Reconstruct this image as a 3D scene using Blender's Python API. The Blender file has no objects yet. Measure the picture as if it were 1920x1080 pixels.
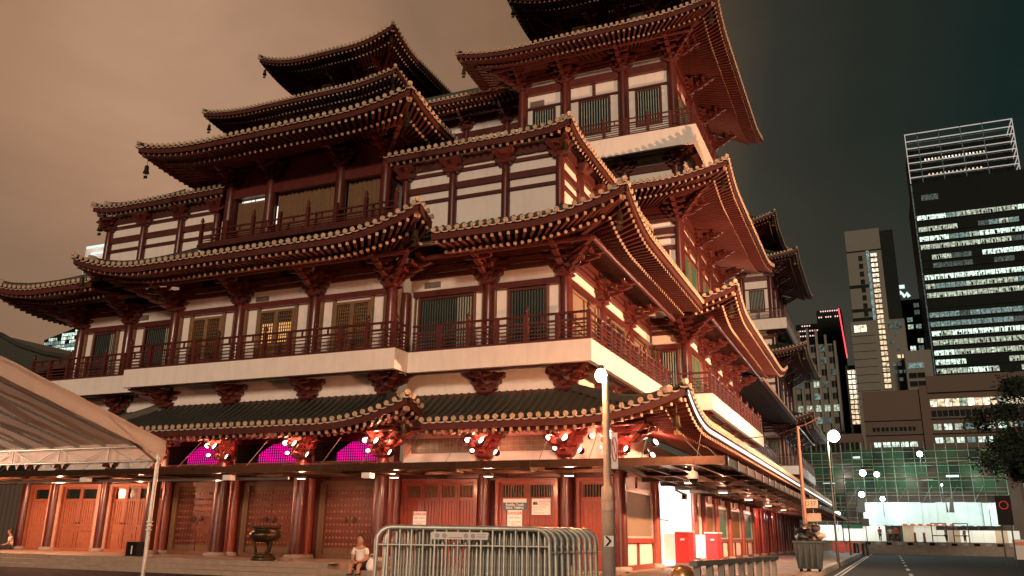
import bpy, bmesh, math, random
from mathutils import Vector, Matrix
random.seed(7)
sc = bpy.context.scene
COL = sc.collection
R = math.radians

# ------------------------------------------------------------------ camera
CAM = (0.0, 0.0, 1.2)
FPX, YAW, PITCH, ROLL = 1577.09, -0.411672, 0.285785, 0.0152849
_f = Vector((math.sin(YAW)*math.cos(PITCH), math.cos(YAW)*math.cos(PITCH), math.sin(PITCH)))
_r = Vector((math.cos(YAW), -math.sin(YAW), 0)); _u = _r.cross(_f)
_r2 = _r*math.cos(ROLL)+_u*math.sin(ROLL); _u2 = -_r*math.sin(ROLL)+_u*math.cos(ROLL)
cd = bpy.data.cameras.new('camera'); cd.sensor_width = 36; cd.lens = FPX/1920*36
cd.clip_start = .1; cd.clip_end = 3000
cam = bpy.data.objects.new('camera', cd); COL.objects.link(cam)
cam.matrix_world = Matrix.Translation(CAM) @ Matrix((_r2, _u2, -_f)).transposed().to_4x4()
sc.camera = cam

# ------------------------------------------------------------------ night sky: city glow over the left, dark over the right
world = bpy.data.worlds.new('World'); sc.world = world; world.use_nodes = True
nt = world.node_tree; nt.nodes.clear()
def wn(t, **k):
    n = nt.nodes.new(t)
    for a, b in k.items(): setattr(n, a, b)
    return n
wl = nt.links.new
wo = wn('ShaderNodeOutputWorld'); bg = wn('ShaderNodeBackground'); wl(bg.outputs[0], wo.inputs[0])
tc = wn('ShaderNodeTexCoord')
glow = Vector((-0.645, 0.604, 0.468)).normalized()
dot = wn('ShaderNodeVectorMath', operation='DOT_PRODUCT'); dot.inputs[1].default_value = glow
wl(tc.outputs['Generated'], dot.inputs[0])
no = wn('ShaderNodeTexNoise'); no.inputs['Scale'].default_value = 3.0; no.inputs['Detail'].default_value = 5
wl(tc.outputs['Generated'], no.inputs['Vector'])
ma = wn('ShaderNodeMath', operation='MULTIPLY_ADD'); ma.inputs[1].default_value = .022; wl(no.outputs[0], ma.inputs[0]); 
sub = wn('ShaderNodeMath', operation='SUBTRACT'); sub.inputs[1].default_value = .011; wl(dot.outputs['Value'], sub.inputs[0]); wl(sub.outputs[0], ma.inputs[2])
ramp = wn('ShaderNodeValToRGB'); cr = ramp.color_ramp
stops = [(.645,(.0085,.0188,.0165)),(.74,(.020,.0235,.018)),(.80,(.033,.033,.025)),(.88,(.125,.077,.046)),(.945,(.255,.145,.081)),(.968,(.262,.153,.092)),(.986,(.37,.205,.121)),(1.0,(.44,.255,.157))]
cr.elements[0].position = stops[0][0]; cr.elements[0].color = stops[0][1]+(1,)
cr.elements[1].position = stops[-1][0]; cr.elements[1].color = stops[-1][1]+(1,)
for p, c in stops[1:-1]:
    e = cr.elements.new(p); e.color = c+(1,)
wl(ma.outputs[0], ramp.inputs[0])
# faint warm haze of the streets low over the horizon
sep = wn('ShaderNodeSeparateXYZ'); wl(tc.outputs['Generated'], sep.inputs[0])
hz = wn('ShaderNodeMapRange'); hz.inputs[1].default_value = .42; hz.inputs[2].default_value = .10; hz.inputs[3].default_value = 0; hz.inputs[4].default_value = 1
wl(sep.outputs['Z'], hz.inputs[0])
hm = wn('ShaderNodeVectorMath', operation='SCALE'); hm.inputs[0].default_value = (.043,.030,.020); wl(hz.outputs[0], hm.inputs['Scale'])
ad = wn('ShaderNodeVectorMath', operation='ADD'); wl(ramp.outputs[0], ad.inputs[0]); wl(hm.outputs[0], ad.inputs[1])
cl = wn('ShaderNodeTexNoise'); cl.inputs['Scale'].default_value = 3.4; cl.inputs['Detail'].default_value = 7; cl.inputs['Roughness'].default_value = .55; cl.inputs['Distortion'].default_value = .6
cm = wn('ShaderNodeMapping'); cm.inputs['Scale'].default_value = (1, 1, 2.2); wl(tc.outputs['Generated'], cm.inputs[0]); wl(cm.outputs[0], cl.inputs['Vector'])
ck = wn('ShaderNodeMapRange'); ck.inputs[1].default_value = .3; ck.inputs[2].default_value = .7; ck.inputs[3].default_value = .88; ck.inputs[4].default_value = 1.12; wl(cl.outputs[0], ck.inputs[0])
cs = wn('ShaderNodeVectorMath', operation='SCALE'); wl(ad.outputs[0], cs.inputs[0]); wl(ck.outputs[0], cs.inputs['Scale']); wl(cs.outputs[0], bg.inputs[0]); bg.inputs[1].default_value = 1.0

# low warm sun lamp standing in for unseen city light behind the camera
sl_ = bpy.data.lights.new('city_light', 'SUN'); sl_.energy = 1.8; sl_.color = (1, .72, .50); sl_.angle = R(9)
so_ = bpy.data.objects.new('city_light', sl_); COL.objects.link(so_)
_sd = Vector((math.sin(R(14))*math.cos(R(11)), -math.cos(R(14))*math.cos(R(11)), math.sin(R(11))))   # towards the light
so_.rotation_euler = _sd.to_track_quat('Z', 'Y').to_euler(); so_.location = (20, -60, 30)
vs = sc.view_settings; vs.view_transform = 'Standard'; vs.look = 'None'; vs.exposure = 0.0; vs.gamma = 1.0
sc.cycles.use_denoising = True
sc.cycles.max_bounces = 6; sc.cycles.diffuse_bounces = 3; sc.cycles.glossy_bounces = 3
sc.cycles.sample_clamp_indirect = 4.0; sc.cycles.sample_clamp_direct = 0
sc.cycles.caustics_reflective = False; sc.cycles.caustics_refractive = False

# ------------------------------------------------------------------ materials
MATS = {}
def mat(name, col, rough=.6, metal=0., spec=.5, var=.12, scale=6., bump=.0, bscale=40., emit=None, es=0., grime=0., coat=0., trans=0.):
    m = bpy.data.materials.new(name); m.use_nodes = True; n = m.node_tree.nodes; l = m.node_tree.links
    b = n['Principled BSDF']; b.inputs['Roughness'].default_value = rough; b.inputs['Metallic'].default_value = metal
    b.inputs['Specular IOR Level'].default_value = spec
    if coat: b.inputs['Coat Weight'].default_value = coat; b.inputs['Coat Roughness'].default_value = .18
    if trans:
        b.inputs['Transmission Weight'].default_value = trans
    t = n.new('ShaderNodeTexCoord'); ns = n.new('ShaderNodeTexNoise'); ns.inputs['Scale'].default_value = scale; ns.inputs['Detail'].default_value = 6; ns.inputs['Roughness'].default_value = .62
    l.new(t.outputs['Object'], ns.inputs['Vector'])
    mr = n.new('ShaderNodeMapRange'); mr.inputs[1].default_value = .25; mr.inputs[2].default_value = .75; mr.inputs[3].default_value = 1-var; mr.inputs[4].default_value = 1+var
    l.new(ns.outputs[0], mr.inputs[0])
    sc_ = n.new('ShaderNodeVectorMath'); sc_.operation = 'SCALE'; sc_.inputs[0].default_value = col[:3]; l.new(mr.outputs[0], sc_.inputs['Scale'])
    oi = n.new('ShaderNodeObjectInfo'); orr = n.new('ShaderNodeMapRange'); orr.inputs[3].default_value = 1-var*.7; orr.inputs[4].default_value = 1+var*.7; l.new(oi.outputs['Random'], orr.inputs[0])
    s2 = n.new('ShaderNodeVectorMath'); s2.operation = 'SCALE'; l.new(sc_.outputs[0], s2.inputs[0]); l.new(orr.outputs[0], s2.inputs['Scale'])
    out = s2.outputs[0]
    if grime:
        mp = n.new('ShaderNodeMapping'); mp.inputs['Scale'].default_value = (2.3, 2.3, .35); l.new(t.outputs['Object'], mp.inputs[0])
        g = n.new('ShaderNodeTexNoise'); g.inputs['Scale'].default_value = 1.6; g.inputs['Detail'].default_value = 8; g.inputs['Roughness'].default_value = .7; l.new(mp.outputs[0], g.inputs['Vector'])
        gm = n.new('ShaderNodeMapRange'); gm.inputs[1].default_value = .45; gm.inputs[2].default_value = .8; gm.inputs[3].default_value = 0; gm.inputs[4].default_value = grime; l.new(g.outputs[0], gm.inputs[0])
        mx = n.new('ShaderNodeMix'); mx.data_type = 'RGBA'; l.new(gm.outputs[0], mx.inputs['Factor']); l.new(out, mx.inputs[6]); mx.inputs[7].default_value = (col[0]*.35, col[1]*.33, col[2]*.3, 1); out = mx.outputs[2]
    l.new(out, b.inputs['Base Color'])
    rr = n.new('ShaderNodeMapRange'); rr.inputs[3].default_value = max(.03, rough-.1); rr.inputs[4].default_value = min(1, rough+.12); l.new(ns.outputs[0], rr.inputs[0]); l.new(rr.outputs[0], b.inputs['Roughness'])
    if bump:
        bn = n.new('ShaderNodeTexNoise'); bn.inputs['Scale'].default_value = bscale; bn.inputs['Detail'].default_value = 4; l.new(t.outputs['Object'], bn.inputs['Vector'])
        bu = n.new('ShaderNodeBump'); bu.inputs['Strength'].default_value = bump; bu.inputs['Distance'].default_value = .02; l.new(bn.outputs[0], bu.inputs['Height']); l.new(bu.outputs[0], b.inputs['Normal'])
    if emit:
        b.inputs['Emission Color'].default_value = tuple(emit)+(1,); b.inputs['Emission Strength'].default_value = es
    MATS[name] = m
    return m
mat('red', (.088,.0185,.0145), .34, spec=.45, coat=.25, var=.22, scale=3., bump=.06, bscale=25, grime=.35)
mat('redbeam', (.078,.0195,.0155), .5, spec=.3, var=.25, scale=4., bump=.06, grime=.4)
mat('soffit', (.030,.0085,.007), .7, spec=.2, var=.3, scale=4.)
mat('plaster', (.74,.70,.66), .8, var=.05, scale=1.5, bump=.05, bscale=60, grime=.24)
mat('tile', (.050,.052,.042), .5, var=.35, scale=5., bump=.1)
mat('cream', (.43,.32,.225), .55, var=.2, scale=9.)
mat('rafterend', (.30,.215,.14), .6, var=.3, scale=9.)
mat('drip', (.40,.34,.27), .55, var=.25, scale=9.)
mat('wood', (.15,.078,.034), .5, var=.3, scale=8., bump=.1)
mat('olivewood', (.17,.10,.05), .5, var=.25, scale=8.)
mat('doorwood', (.23,.044,.024), .36, var=.25, scale=5., bump=.05, bscale=18, coat=.3)
mat('studdoor', (.12,.024,.014), .4, var=.3, scale=4., coat=.2)
mat('stud', (.50,.27,.13), .3, metal=.7, var=.2)
mat('palejamb', (.48,.30,.22), .5, var=.15)
mat('glassblock', (.22,.24,.19), .3, spec=.5, var=.35, scale=3.)
mat('scaffpole', (.15,.20,.16), .5, metal=.3, var=.6, scale=2.)
mat('sheet', (.56,.70,.72), .8, var=.15, scale=.8)
mat('polebrown', (.12,.055,.032), .6, var=.2)
mat('glass', (.008,.016,.014), .12, spec=.6, var=.3, scale=1.)
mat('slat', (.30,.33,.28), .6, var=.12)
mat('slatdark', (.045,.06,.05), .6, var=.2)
mat('blind', (.035,.135,.095), .5, var=.2, scale=2.)
mat('curtain', (.14,.08,.04), .85, var=.2, scale=5.)
mat('vent', (.20,.155,.11), .6, var=.1)
mat('stone', (.27,.215,.165), .7, var=.2, scale=3., bump=.15, grime=.3)
mat('granite', (.33,.29,.25), .55, var=.25, scale=30.)
mat('steel', (.56,.58,.53), .45, metal=.55, var=.25, scale=14., grime=.25)
mat('canopymetal', (.060,.030,.016), .3, metal=.45, var=.35, grime=.3)
mat('canopyglass', (.20,.13,.075), .25, spec=.6, var=.2, scale=2.)
mat('gutter', (.030,.016,.010), .6, spec=.2, var=.4, grime=.3)
mat('darkmetal', (.03,.03,.028), .45, metal=.3)
mat('greymetal', (.22,.21,.2), .45, metal=.4)
mat('white', (.78,.77,.74), .6, var=.05)
mat('black', (.010,.010,.011), .75, spec=.12)
mat('doorpale', (.30,.105,.055), .45, var=.2, scale=5., bump=.05, bscale=18)
mat('bronze', (.10,.07,.035), .35, metal=.8, var=.4, scale=10.)
mat('canvas', (.74,.69,.64), .75, var=.08, scale=1.2, bump=.1, bscale=5, grime=.2)
_m = MATS['canvas']; _n = _m.node_tree.nodes; _tl = _n.new('ShaderNodeBsdfTranslucent'); _tl.inputs[0].default_value = (.62,.52,.44,1); _a = _n.new('ShaderNodeMixShader'); _a.inputs[0].default_value = .42
_m.node_tree.links.new(_n['Principled BSDF'].outputs[0], _a.inputs[1]); _m.node_tree.links.new(_tl.outputs[0], _a.inputs[2]); _m.node_tree.links.new(_a.outputs[0], _n['Material Output'].inputs[0])
mat('asphalt', (.020,.017,.015), .85, spec=.15, var=.3, scale=3., bump=.25, bscale=120)
mat('paving', (.17,.14,.11), .6, var=.3, scale=2., bump=.1)
mat('paint', (.30,.29,.26), .6, var=.2, scale=5.)
mat('concrete', (.27,.25,.22), .75, var=.25, scale=3., bump=.2, grime=.4)
mat('skin', (.42,.22,.14), .55, var=.05)
mat('hair', (.02,.015,.012), .5)
mat('cloth_white', (.72,.68,.64), .85, var=.06)
mat('cloth_black', (.02,.02,.022), .8)
mat('shop_red', (.42,.02,.02), .45, var=.1)
mat('teal', (.035,.135,.17), .5, var=.05)
mat('signred', (.55,.03,.02), .5, var=.05)
mat('leaf', (.010,.019,.010), .6, var=.5, scale=8.)
mat('bark', (.06,.045,.03), .8, var=.3)
mat('netting', (.016,.075,.031), .8, var=.35, scale=.6)
_m = MATS['netting']; _n = _m.node_tree.nodes; _l = _m.node_tree.links; _o = _n['Material Output']; _tr = _n.new('ShaderNodeBsdfTransparent'); _tl = _n.new('ShaderNodeBsdfTranslucent'); _tl.inputs[0].default_value = (.03,.16,.06,1)
_a = _n.new('ShaderNodeMixShader'); _a.inputs[0].default_value = .5; _l.new(_n['Principled BSDF'].outputs[0], _a.inputs[1]); _l.new(_tl.outputs[0], _a.inputs[2])
_b = _n.new('ShaderNodeMixShader'); _b.inputs[0].default_value = .24; _l.new(_a.outputs[0], _b.inputs[1]); _l.new(_tr.outputs[0], _b.inputs[2]); _l.new(_b.outputs[0], _o.inputs[0])
mat('brownclad', (.085,.058,.045), .7, var=.15, scale=.4)
mat('greyclad', (.145,.150,.135), .7, var=.15, scale=.3)
mat('darkclad', (.010,.015,.014), .75, spec=.1, var=.3, scale=.3)
mat('binplastic', (.018,.028,.028), .5, var=.2)
mat('rubbish', (.022,.018,.014), .35, var=.6, scale=4.)
mat('orange', (.55,.12,.02), .5)
def emis(name, col, s, vary=0.):
    m = bpy.data.materials.new(name); m.use_nodes = True; n = m.node_tree.nodes; n.clear(); l = m.node_tree.links
    e = n.new('ShaderNodeEmission'); e.inputs[0].default_value = tuple(col)+(1,); e.inputs[1].default_value = s
    o = n.new('ShaderNodeOutputMaterial'); l.new(e.outputs[0], o.inputs[0]); MATS[name] = m
    if vary:                                   # rooms behind the glass: uneven light, furniture, ceiling lamps
        g = n.new('ShaderNodeNewGeometry'); v = n.new('ShaderNodeTexVoronoi'); v.inputs['Scale'].default_value = 1.1; l.new(g.outputs['Position'], v.inputs['Vector'])
        no = n.new('ShaderNodeTexNoise'); no.inputs['Scale'].default_value = 1.7; no.inputs['Detail'].default_value = 5; l.new(g.outputs['Position'], no.inputs['Vector'])
        mr = n.new('ShaderNodeMapRange'); mr.inputs[1].default_value = .3; mr.inputs[2].default_value = .72; mr.inputs[3].default_value = s*(1-vary); mr.inputs[4].default_value = s*(1+vary); l.new(no.outputs[0], mr.inputs[0])
        w = n.new('ShaderNodeMapRange'); w.inputs[1].default_value = 0; w.inputs[2].default_value = .35; w.inputs[3].default_value = 2.2; w.inputs[4].default_value = 1; l.new(v.outputs['Distance'], w.inputs[0])
        mu = n.new('ShaderNodeMath'); mu.operation = 'MULTIPLY'; l.new(mr.outputs[0], mu.inputs[0]); l.new(w.outputs[0], mu.inputs[1]); l.new(mu.outputs[0], e.inputs[1])
emis('lamp_warm', (1,.72,.45), 26); emis('lamp_sodium', (1,.38,.17), 4000); emis('lamp_white', (.86,1,.98), 22); emis('spot_glow', (1,.62,.46), 9)
emis('magenta', (.95,.006,.33), 1.25); emis('led', (1,.90,.80), 1.5); emis('roomlight', (1,.97,.9), 5)
emis('lattice_glow', (1,.50,.16), 1.1); emis('leak', (1,.9,.75), 1.2)
emis('redglow', (1,.05,.07), 4); emis('pinkwin', (1,.62,.6), 1.5)
for i, (c, s) in enumerate([((.75,.95,.78),1.15),((.72,.82,.62),.62),((.50,.72,.66),.34),((.42,.55,.46),.16),((1,.72,.45),1.0),((1,.84,.62),1.3)]):
    emis('win%d' % i, c, s*1.0, .8)
emis('facadewhite', (.80,.97,.95), 1.05); emis('crownlight', (1,.84,.76), .55)
M_ = lambda k: MATS[k]

# ------------------------------------------------------------------ builders
class Fr:
    """facade frame: s runs along the wall, d points out of it"""
    def __init__(self, o, rot=0):
        self.o = Vector((o[0], o[1], 0)); a = R(rot); self.rot = a
        self.u = Vector((round(math.cos(a), 9), round(math.sin(a), 9), 0)); self.n = Vector((round(math.sin(a), 9), round(-math.cos(a), 9), 0))
    def P(self, s, d, z): return self.o + self.u*s + self.n*d + Vector((0, 0, z))
    def M(self, s, d, z): return Matrix.Translation(self.P(s, d, z)) @ Matrix.Rotation(self.rot, 4, 'Z')
W = Fr((0, 0), 0); W.n = Vector((0, 1, 0))          # plain world frame: s = x, d = y

class MB:
    def __init__(self): self.v = []; self.f = []; self.m = []; self.mats = []; self.sm = []
    def mi(self, k):
        if k not in self.mats: self.mats.append(k)
        return self.mats.index(k)
    def add(self, vs, fs, k, smooth=False):
        o = len(self.v); i = self.mi(k); self.v += [tuple(v) for v in vs]
        for f in fs: self.f.append([o+a for a in f]); self.m.append(i); self.sm.append(smooth)
    def box(self, F, s0, s1, d0, d1, z0, z1, k):
        P = F.P; vs = [P(s, d, z) for z in (z0, z1) for d in (d0, d1) for s in (s0, s1)]
        self.add(vs, [(0,1,3,2),(4,6,7,5),(0,4,5,1),(2,3,7,6),(0,2,6,4),(1,5,7,3)], k)
    def bar(self, a, b, w, h, k, up=Vector((0,0,1)), cap=None, capt=.012):
        a = Vector(a); b = Vector(b); t = (b-a).normalized(); x = t.cross(up)
        if x.length < 1e-4: x = t.cross(Vector((0,1,0)))
        x.normalize(); y = x.cross(t)
        q = [x*(w/2*i)+y*(h/2*j) for i, j in ((-1,-1),(1,-1),(1,1),(-1,1))]
        self.add([a+c for c in q]+[b+c for c in q], [(0,1,2,3),(7,6,5,4),(0,4,5,1),(1,5,6,2),(2,6,7,3),(3,7,4,0)], k)
        if cap: self.add([b+t*capt+c*1.02 for c in q]+[b-t*.01+c*1.02 for c in q], [(0,1,2,3),(0,4,5,1),(1,5,6,2),(2,6,7,3),(3,7,4,0)], cap)
    def tube(self, a, b, r, k, n=8, r2=None, cap=None, smooth=True, capk=None):
        a = Vector(a); b = Vector(b); t = (b-a).normalized(); r2 = r if r2 is None else r2
        x = t.cross(Vector((0,0,1)))
        if x.length < 1e-3: x = Vector((1,0,0))
        x.normalize(); y = x.cross(t)
        vs = []
        for c, rr in ((a, r), (b, r2)):
            for i in range(n):
                w = 2*math.pi*i/n; vs.append(c+x*(math.cos(w)*rr)+y*(math.sin(w)*rr))
        self.add(vs, [(i, (i+1) % n, n+(i+1) % n, n+i) for i in range(n)], k, smooth)
        self.add(vs[:n], [tuple(range(n))], k); self.add(vs[n:], [tuple(reversed(range(n)))], capk or k)
    def path(self, pts, r, k, n=6):
        pts = [Vector(p) for p in pts]; rings = []
        for i, p in enumerate(pts):
            t = (pts[min(i+1, len(pts)-1)]-pts[max(i-1, 0)]).normalized(); x = t.cross(Vector((0,0,1)))
            if x.length < 1e-2: x = t.cross(Vector((0,1,0)))
            x.normalize(); y = x.cross(t); rings.append([p+x*(math.cos(2*math.pi*j/n)*r)+y*(math.sin(2*math.pi*j/n)*r) for j in range(n)])
        vs = [q for g in rings for q in g]
        fs = [(i*n+j, i*n+(j+1) % n, (i+1)*n+(j+1) % n, (i+1)*n+j) for i in range(len(pts)-1) for j in range(n)]
        self.add(vs, fs, k, True); self.add(rings[0], [tuple(range(n))], k); self.add(rings[-1], [tuple(range(n))], k)
    def lathe(self, c, prof, k, n=12, axis=None, smooth=True):
        c = Vector(c); z = Vector(axis or (0,0,1)).normalized(); x = z.cross(Vector((0,0,1)))
        if x.length < 1e-3: x = Vector((1,0,0))
        x.normalize(); y = z.cross(x); vs = []
        for r, h in prof:
            for i in range(n):
                w = 2*math.pi*i/n; vs.append(c+z*h+x*(math.cos(w)*r)+y*(math.sin(w)*r))
        fs = [(a*n+i, a*n+(i+1) % n, (a+1)*n+(i+1) % n, (a+1)*n+i) for a in range(len(prof)-1) for i in range(n)]
        self.add(vs, fs, k, smooth); self.add(vs[:n], [tuple(range(n))], k); self.add(vs[-n:], [tuple(range(n))], k)
    def prism(self, pts, off, k):
        """closed outline pts (3d) pushed along off"""
        n = len(pts); off = Vector(off); pts = [Vector(p) for p in pts]
        self.add(pts+[p+off for p in pts], [tuple(range(n)), tuple(range(2*n-1, n-1, -1))]+[(i, n+i, n+(i+1) % n, (i+1) % n) for i in range(n)], k)
    def quad(self, a, b, c, d, k): self.add([a, b, c, d], [(0,1,2,3)], k)
    def mesh(self, name):
        me = bpy.data.meshes.new(name); me.from_pydata(self.v, [], self.f)
        for k in self.mats: me.materials.append(MATS[k])
        me.polygons.foreach_set('material_index', self.m); me.polygons.foreach_set('use_smooth', self.sm); me.update()
        return me
    def build(self, name, parent=None, kind=None):
        return put(name, self.mesh(name), parent, kind)

def put(name, me, parent=None, kind=None, M=None):
    o = bpy.data.objects.new(name, me); COL.objects.link(o)
    if M is not None: o.matrix_world = M; WM[o.name] = M.copy()
    if parent is not None: attach(o, parent)
    if kind: o['kind'] = kind
    return o
WM = {}
def attach(o, p):
    """parent without moving: o keeps the world place it was given"""
    o.parent = p; o.matrix_parent_inverse = WM.get(p.name, Matrix.Identity(4)).inverted()
def thing(name, label, cat, loc=(0,0,0), group=None):
    o = bpy.data.objects.new(name, None); COL.objects.link(o); o.location = loc; o.empty_display_size = .3
    WM[o.name] = Matrix.Translation(loc); tag(o, label, cat, group); return o
def tag(o, label, cat, group=None):
    o['label'] = label; o['category'] = cat
    if group: o['group'] = group
    return o
def light(name, loc, energy, col, parent=None, rad=.15, kind='POINT', **k):
    l = bpy.data.lights.new(name, kind); l.energy = energy; l.color = col
    if kind in ('POINT', 'SPOT'): l.shadow_soft_size = rad
    for a, b in k.items(): setattr(l, a, b)
    o = bpy.data.objects.new(name, l); COL.objects.link(o); o.location = loc
    if parent is not None: attach(o, parent)
    return o
def lerp(a, b, t): return a+(b-a)*t
WARM = (1, .60, .42); SODIUM = (1, .50, .24)
# ------------------------------------------------------------------ the temple
CX = -23.6                                     # axis of the front
mir = lambda x: 2*CX-x
GZ = -.25
temple = thing('temple', 'large red and white pagoda-style temple with tiered tiled roofs beside the street', 'temple', (CX, 29.5, 0))
T = temple
DISCS = []                                     # (distance, roof object, matrix): tile ends, sorted out at the end

def disc_mesh():
    mb = MB(); mb.lathe((0,0,0), [(.098,-.05),(.098,.012),(.074,.02),(.066,.008),(.035,.008),(.022,.02)], 'cream', 12, axis=(0,-1,0))
    return mb.mesh('tile_end')
DISC = disc_mesh()
def bell_mesh():
    mb = MB(); mb.tube((0,0,0), (0,0,-.34), .012, 'darkmetal', 5)
    mb.lathe((0,0,-.34), [(.02,.0),(.08,-.03),(.10,-.1),(.105,-.26),(.15,-.40),(.155,-.42)], 'bronze', 10)
    mb.tube((0,0,-.74), (0,0,-.9), .01, 'darkmetal', 5); mb.box(W, -.11,.11,-.008,.008,-1.02,-.88, 'bronze'); mb.box(W, -.009,.009,-.1,.1,-1.0,-.9, 'bronze')
    return mb.mesh('wind_bell')
BELL = bell_mesh()

def roof_panel(F, s0t, s1t, s0e, s1e, dt, de, zt, ze, lift=.8, lc=4.2, hip0=None, hip1=None, wall=0., zin=None, fl=1.0, parent=None, rafters=True, sp=.333, led=False, ridge=(1,1), lower=True, sofd=.42):
    """one slope: top edge s0t..s1t at (dt, zt), eave s0e..s1e at (de, ze); an end with eave beyond the top is a hip, inside it a valley"""
    hip0 = (s0e < s0t-.01) if hip0 is None else hip0; hip1 = (s1e > s1t+.01) if hip1 is None else hip1
    def ac(s):
        a = 0.
        if hip0: a = max(a, 1-(s-s0e)/lc)
        if hip1: a = max(a, 1-(s1e-s)/lc)
        return min(1, max(0, a))
    up = lambda s: lift*ac(s)**2.1
    def tr(s):
        a, b = 0., 1.
        if s < s0t and s0e < s0t: a = max(a, (s0t-s)/(s0t-s0e))
        if s > s1t and s1e > s1t: a = max(a, (s-s1t)/(s1e-s1t))
        if s < s0e and s0e > s0t: b = min(b, (s-s0t)/(s0e-s0t))
        if s > s1e and s1e < s1t: b = min(b, (s1t-s)/(s1t-s1e))
        return max(0,a), max(0,b)
    def pt(s, t, dz=0): return F.P(s, lerp(dt, de, t)+.10*ac(s)**2*t, zt+(ze-zt)*(1-max(0,1-t)**1.45)+up(s)*max(0,t)**2.2+dz)
    sa, sb = min(s0t, s0e), max(s1t, s1e)
    n = max(2, round((sb-sa)/sp)); st = (sb-sa)/n
    NT = 7
    bed = MB(); rows = MB(); drip = MB(); fas = MB(); raf = MB()
    prev = None
    for i in range(n+1):
        s = sa+st*i; a, b = tr(s)
        cur = [pt(s, lerp(a, b, j/NT)) for j in range(NT+1)] if b-a > .001 else [pt(s, (a+b)/2)]*(NT+1)
        if prev is not None:
            vs = prev+cur; bed.add(vs, [(j, j+1, NT+2+j, NT+1+j) for j in range(NT+1-1)], 'tile', True)
        prev = cur
    eaves = []
    ea, eb = max(sa, s0e), min(sb, s1e)
    for i in range(n):
        s = sa+st*(i+.5); a, b = tr(s)
        if b-a < .04: continue
        K = 5
        pts = [pt(s, lerp(a, b, j/K), .07) for j in range(K+1)]
        vs = []; r = .085
        for p in pts:
            for w in (0, 60, 120, 180): vs.append(p+F.u*(math.cos(R(w))*r)+Vector((0,0,math.sin(R(w))*r)))
        rows.add(vs, [(j*4+q, j*4+q+1, j*4+q+5, j*4+q+4) for j in range(K) for q in range(3)], 'tile', True)
        if b > .999 and ea-.01 <= s <= eb+.01:
            p = pt(s, 1, .105)
            eaves.append(s)
            DISCS.append([(p-Vector(CAM)).length, None, Matrix.Translation(p+F.n*.05) @ Matrix.Rotation(F.rot, 4, 'Z')])
    ndisc = len(eaves)
    # drip tiles: pale crescents between the round ends, with a pale lip below
    for i in range(n+1):
        s = sa+st*i
        if s < ea-.02 or s > eb+.02: continue
        c = pt(min(max(s, ea), eb), 1, .03); o = []; o2 = []
        for w in (180, 216, 252, 288, 324, 360):
            o.append(c+F.u*(math.cos(R(w))*st*.5)+Vector((0,0,math.sin(R(w))*.085))); o2.append(c+F.u*(math.cos(R(w))*st*.5)+Vector((0,0,math.sin(R(w))*.045+.012)))
        for q in range(5): drip.add([v+F.n*e for e in (.05, .02) for v in (o[q], o[q+1], o2[q+1], o2[q])], [(0,1,2,3),(0,4,5,1),(2,6,7,3)], 'drip')
    # fascia, soffit
    m = max(6, int((eb-ea)/.5)); pf = None; ps = None
    zw = (ze+.35 if zin is None else zin)
    for i in range(m+1):
        s = lerp(ea, eb, i/m); e = pt(s, 1); u = up(s); dd = .10*ac(s)**2
        c = [F.P(s, de+dd-.03, e.z-.05-F.o.z), F.P(s, de+dd-.03, e.z-.27), F.P(s, de+dd-.10, e.z-.27), F.P(s, de+dd-.10, e.z-.02)]
        if pf: fas.add(pf+c, [(0,1,5,4),(1,2,6,5),(2,3,7,6),(3,0,4,7)], 'redbeam', False)
        pf = c
    if led:
        lm = MB(); pl = None
        for i in range(m+1):
            s = lerp(ea, eb, i/m); e = pt(s, 1); dd = .10*ac(s)**2
            c = [F.P(s, de+dd+.0, e.z-.11), F.P(s, de+dd+.0, e.z-.24), F.P(s, de+dd-.035, e.z-.24), F.P(s, de+dd-.035, e.z-.11)]
            if pl: lm.add(pl+c, [(0,1,5,4),(1,2,6,5),(2,3,7,6),(3,0,4,7)], 'led')
            pl = c
    # inner line of the soffit: never beyond hip or valley
    def inner(s):
        dw = wall
        lo, hi = s0t+ (wall-dt)*(s0e-s0t)/(de-dt), s1t+(wall-dt)*(s1e-s1t)/(de-dt)
        return lo, hi
    lo, hi = inner(0)
    def smap(s):                               # fan the rafters into the corners
        q = s
        if hip0 and s < lo+lc: q = lo+(s-s0e)*(lo+lc*.9-lo)/(lo+lc*.9-s0e) if s < lo+lc*.9 else s
        if hip1 and s > hi-lc*.9 and (not hip0 or s > (lo+hi)/2): q = hi-(s1e-s)*(lc*.9)/(s1e-hi+lc*.9)
        if not hip0 and s0e > s0t: q = max(q, q)
        return q
    ps = None; zl = ze-sofd
    for i in range(m+1):
        s = lerp(ea, eb, i/m); q = smap(s); u = up(s); dd = .10*ac(s)**2
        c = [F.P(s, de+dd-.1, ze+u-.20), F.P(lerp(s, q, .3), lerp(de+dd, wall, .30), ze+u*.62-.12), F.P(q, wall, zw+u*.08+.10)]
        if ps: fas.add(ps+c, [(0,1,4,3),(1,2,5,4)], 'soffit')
        ps = c
    if rafters:
        k = max(3, round((eb-ea)/sp)); 
        for i in range(k):
            s = lerp(ea, eb, (i+.5)/k); q = smap(s); u = up(s); dd = .10*ac(s)**2
            e = F.P(s, de+dd-.16, ze+u-.335); w2 = F.P(lerp(s, q, .5), lerp(de+dd, wall, .52), ze+u*.55-.20)
            raf.bar(w2, e, .105, .125, 'redbeam', cap='rafterend')
            if lower:
                e2 = F.P(lerp(s, q, .27), lerp(de+dd, wall, .27)-.02, ze+u*.72-sofd-.06); w3 = F.P(q, wall+.02, zw+u*.08-.02)
                raf.tube(w3, e2, .074, 'redbeam', 6, smooth=False, capk='rafterend')
    o = bed.build('roof', parent or T)
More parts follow.
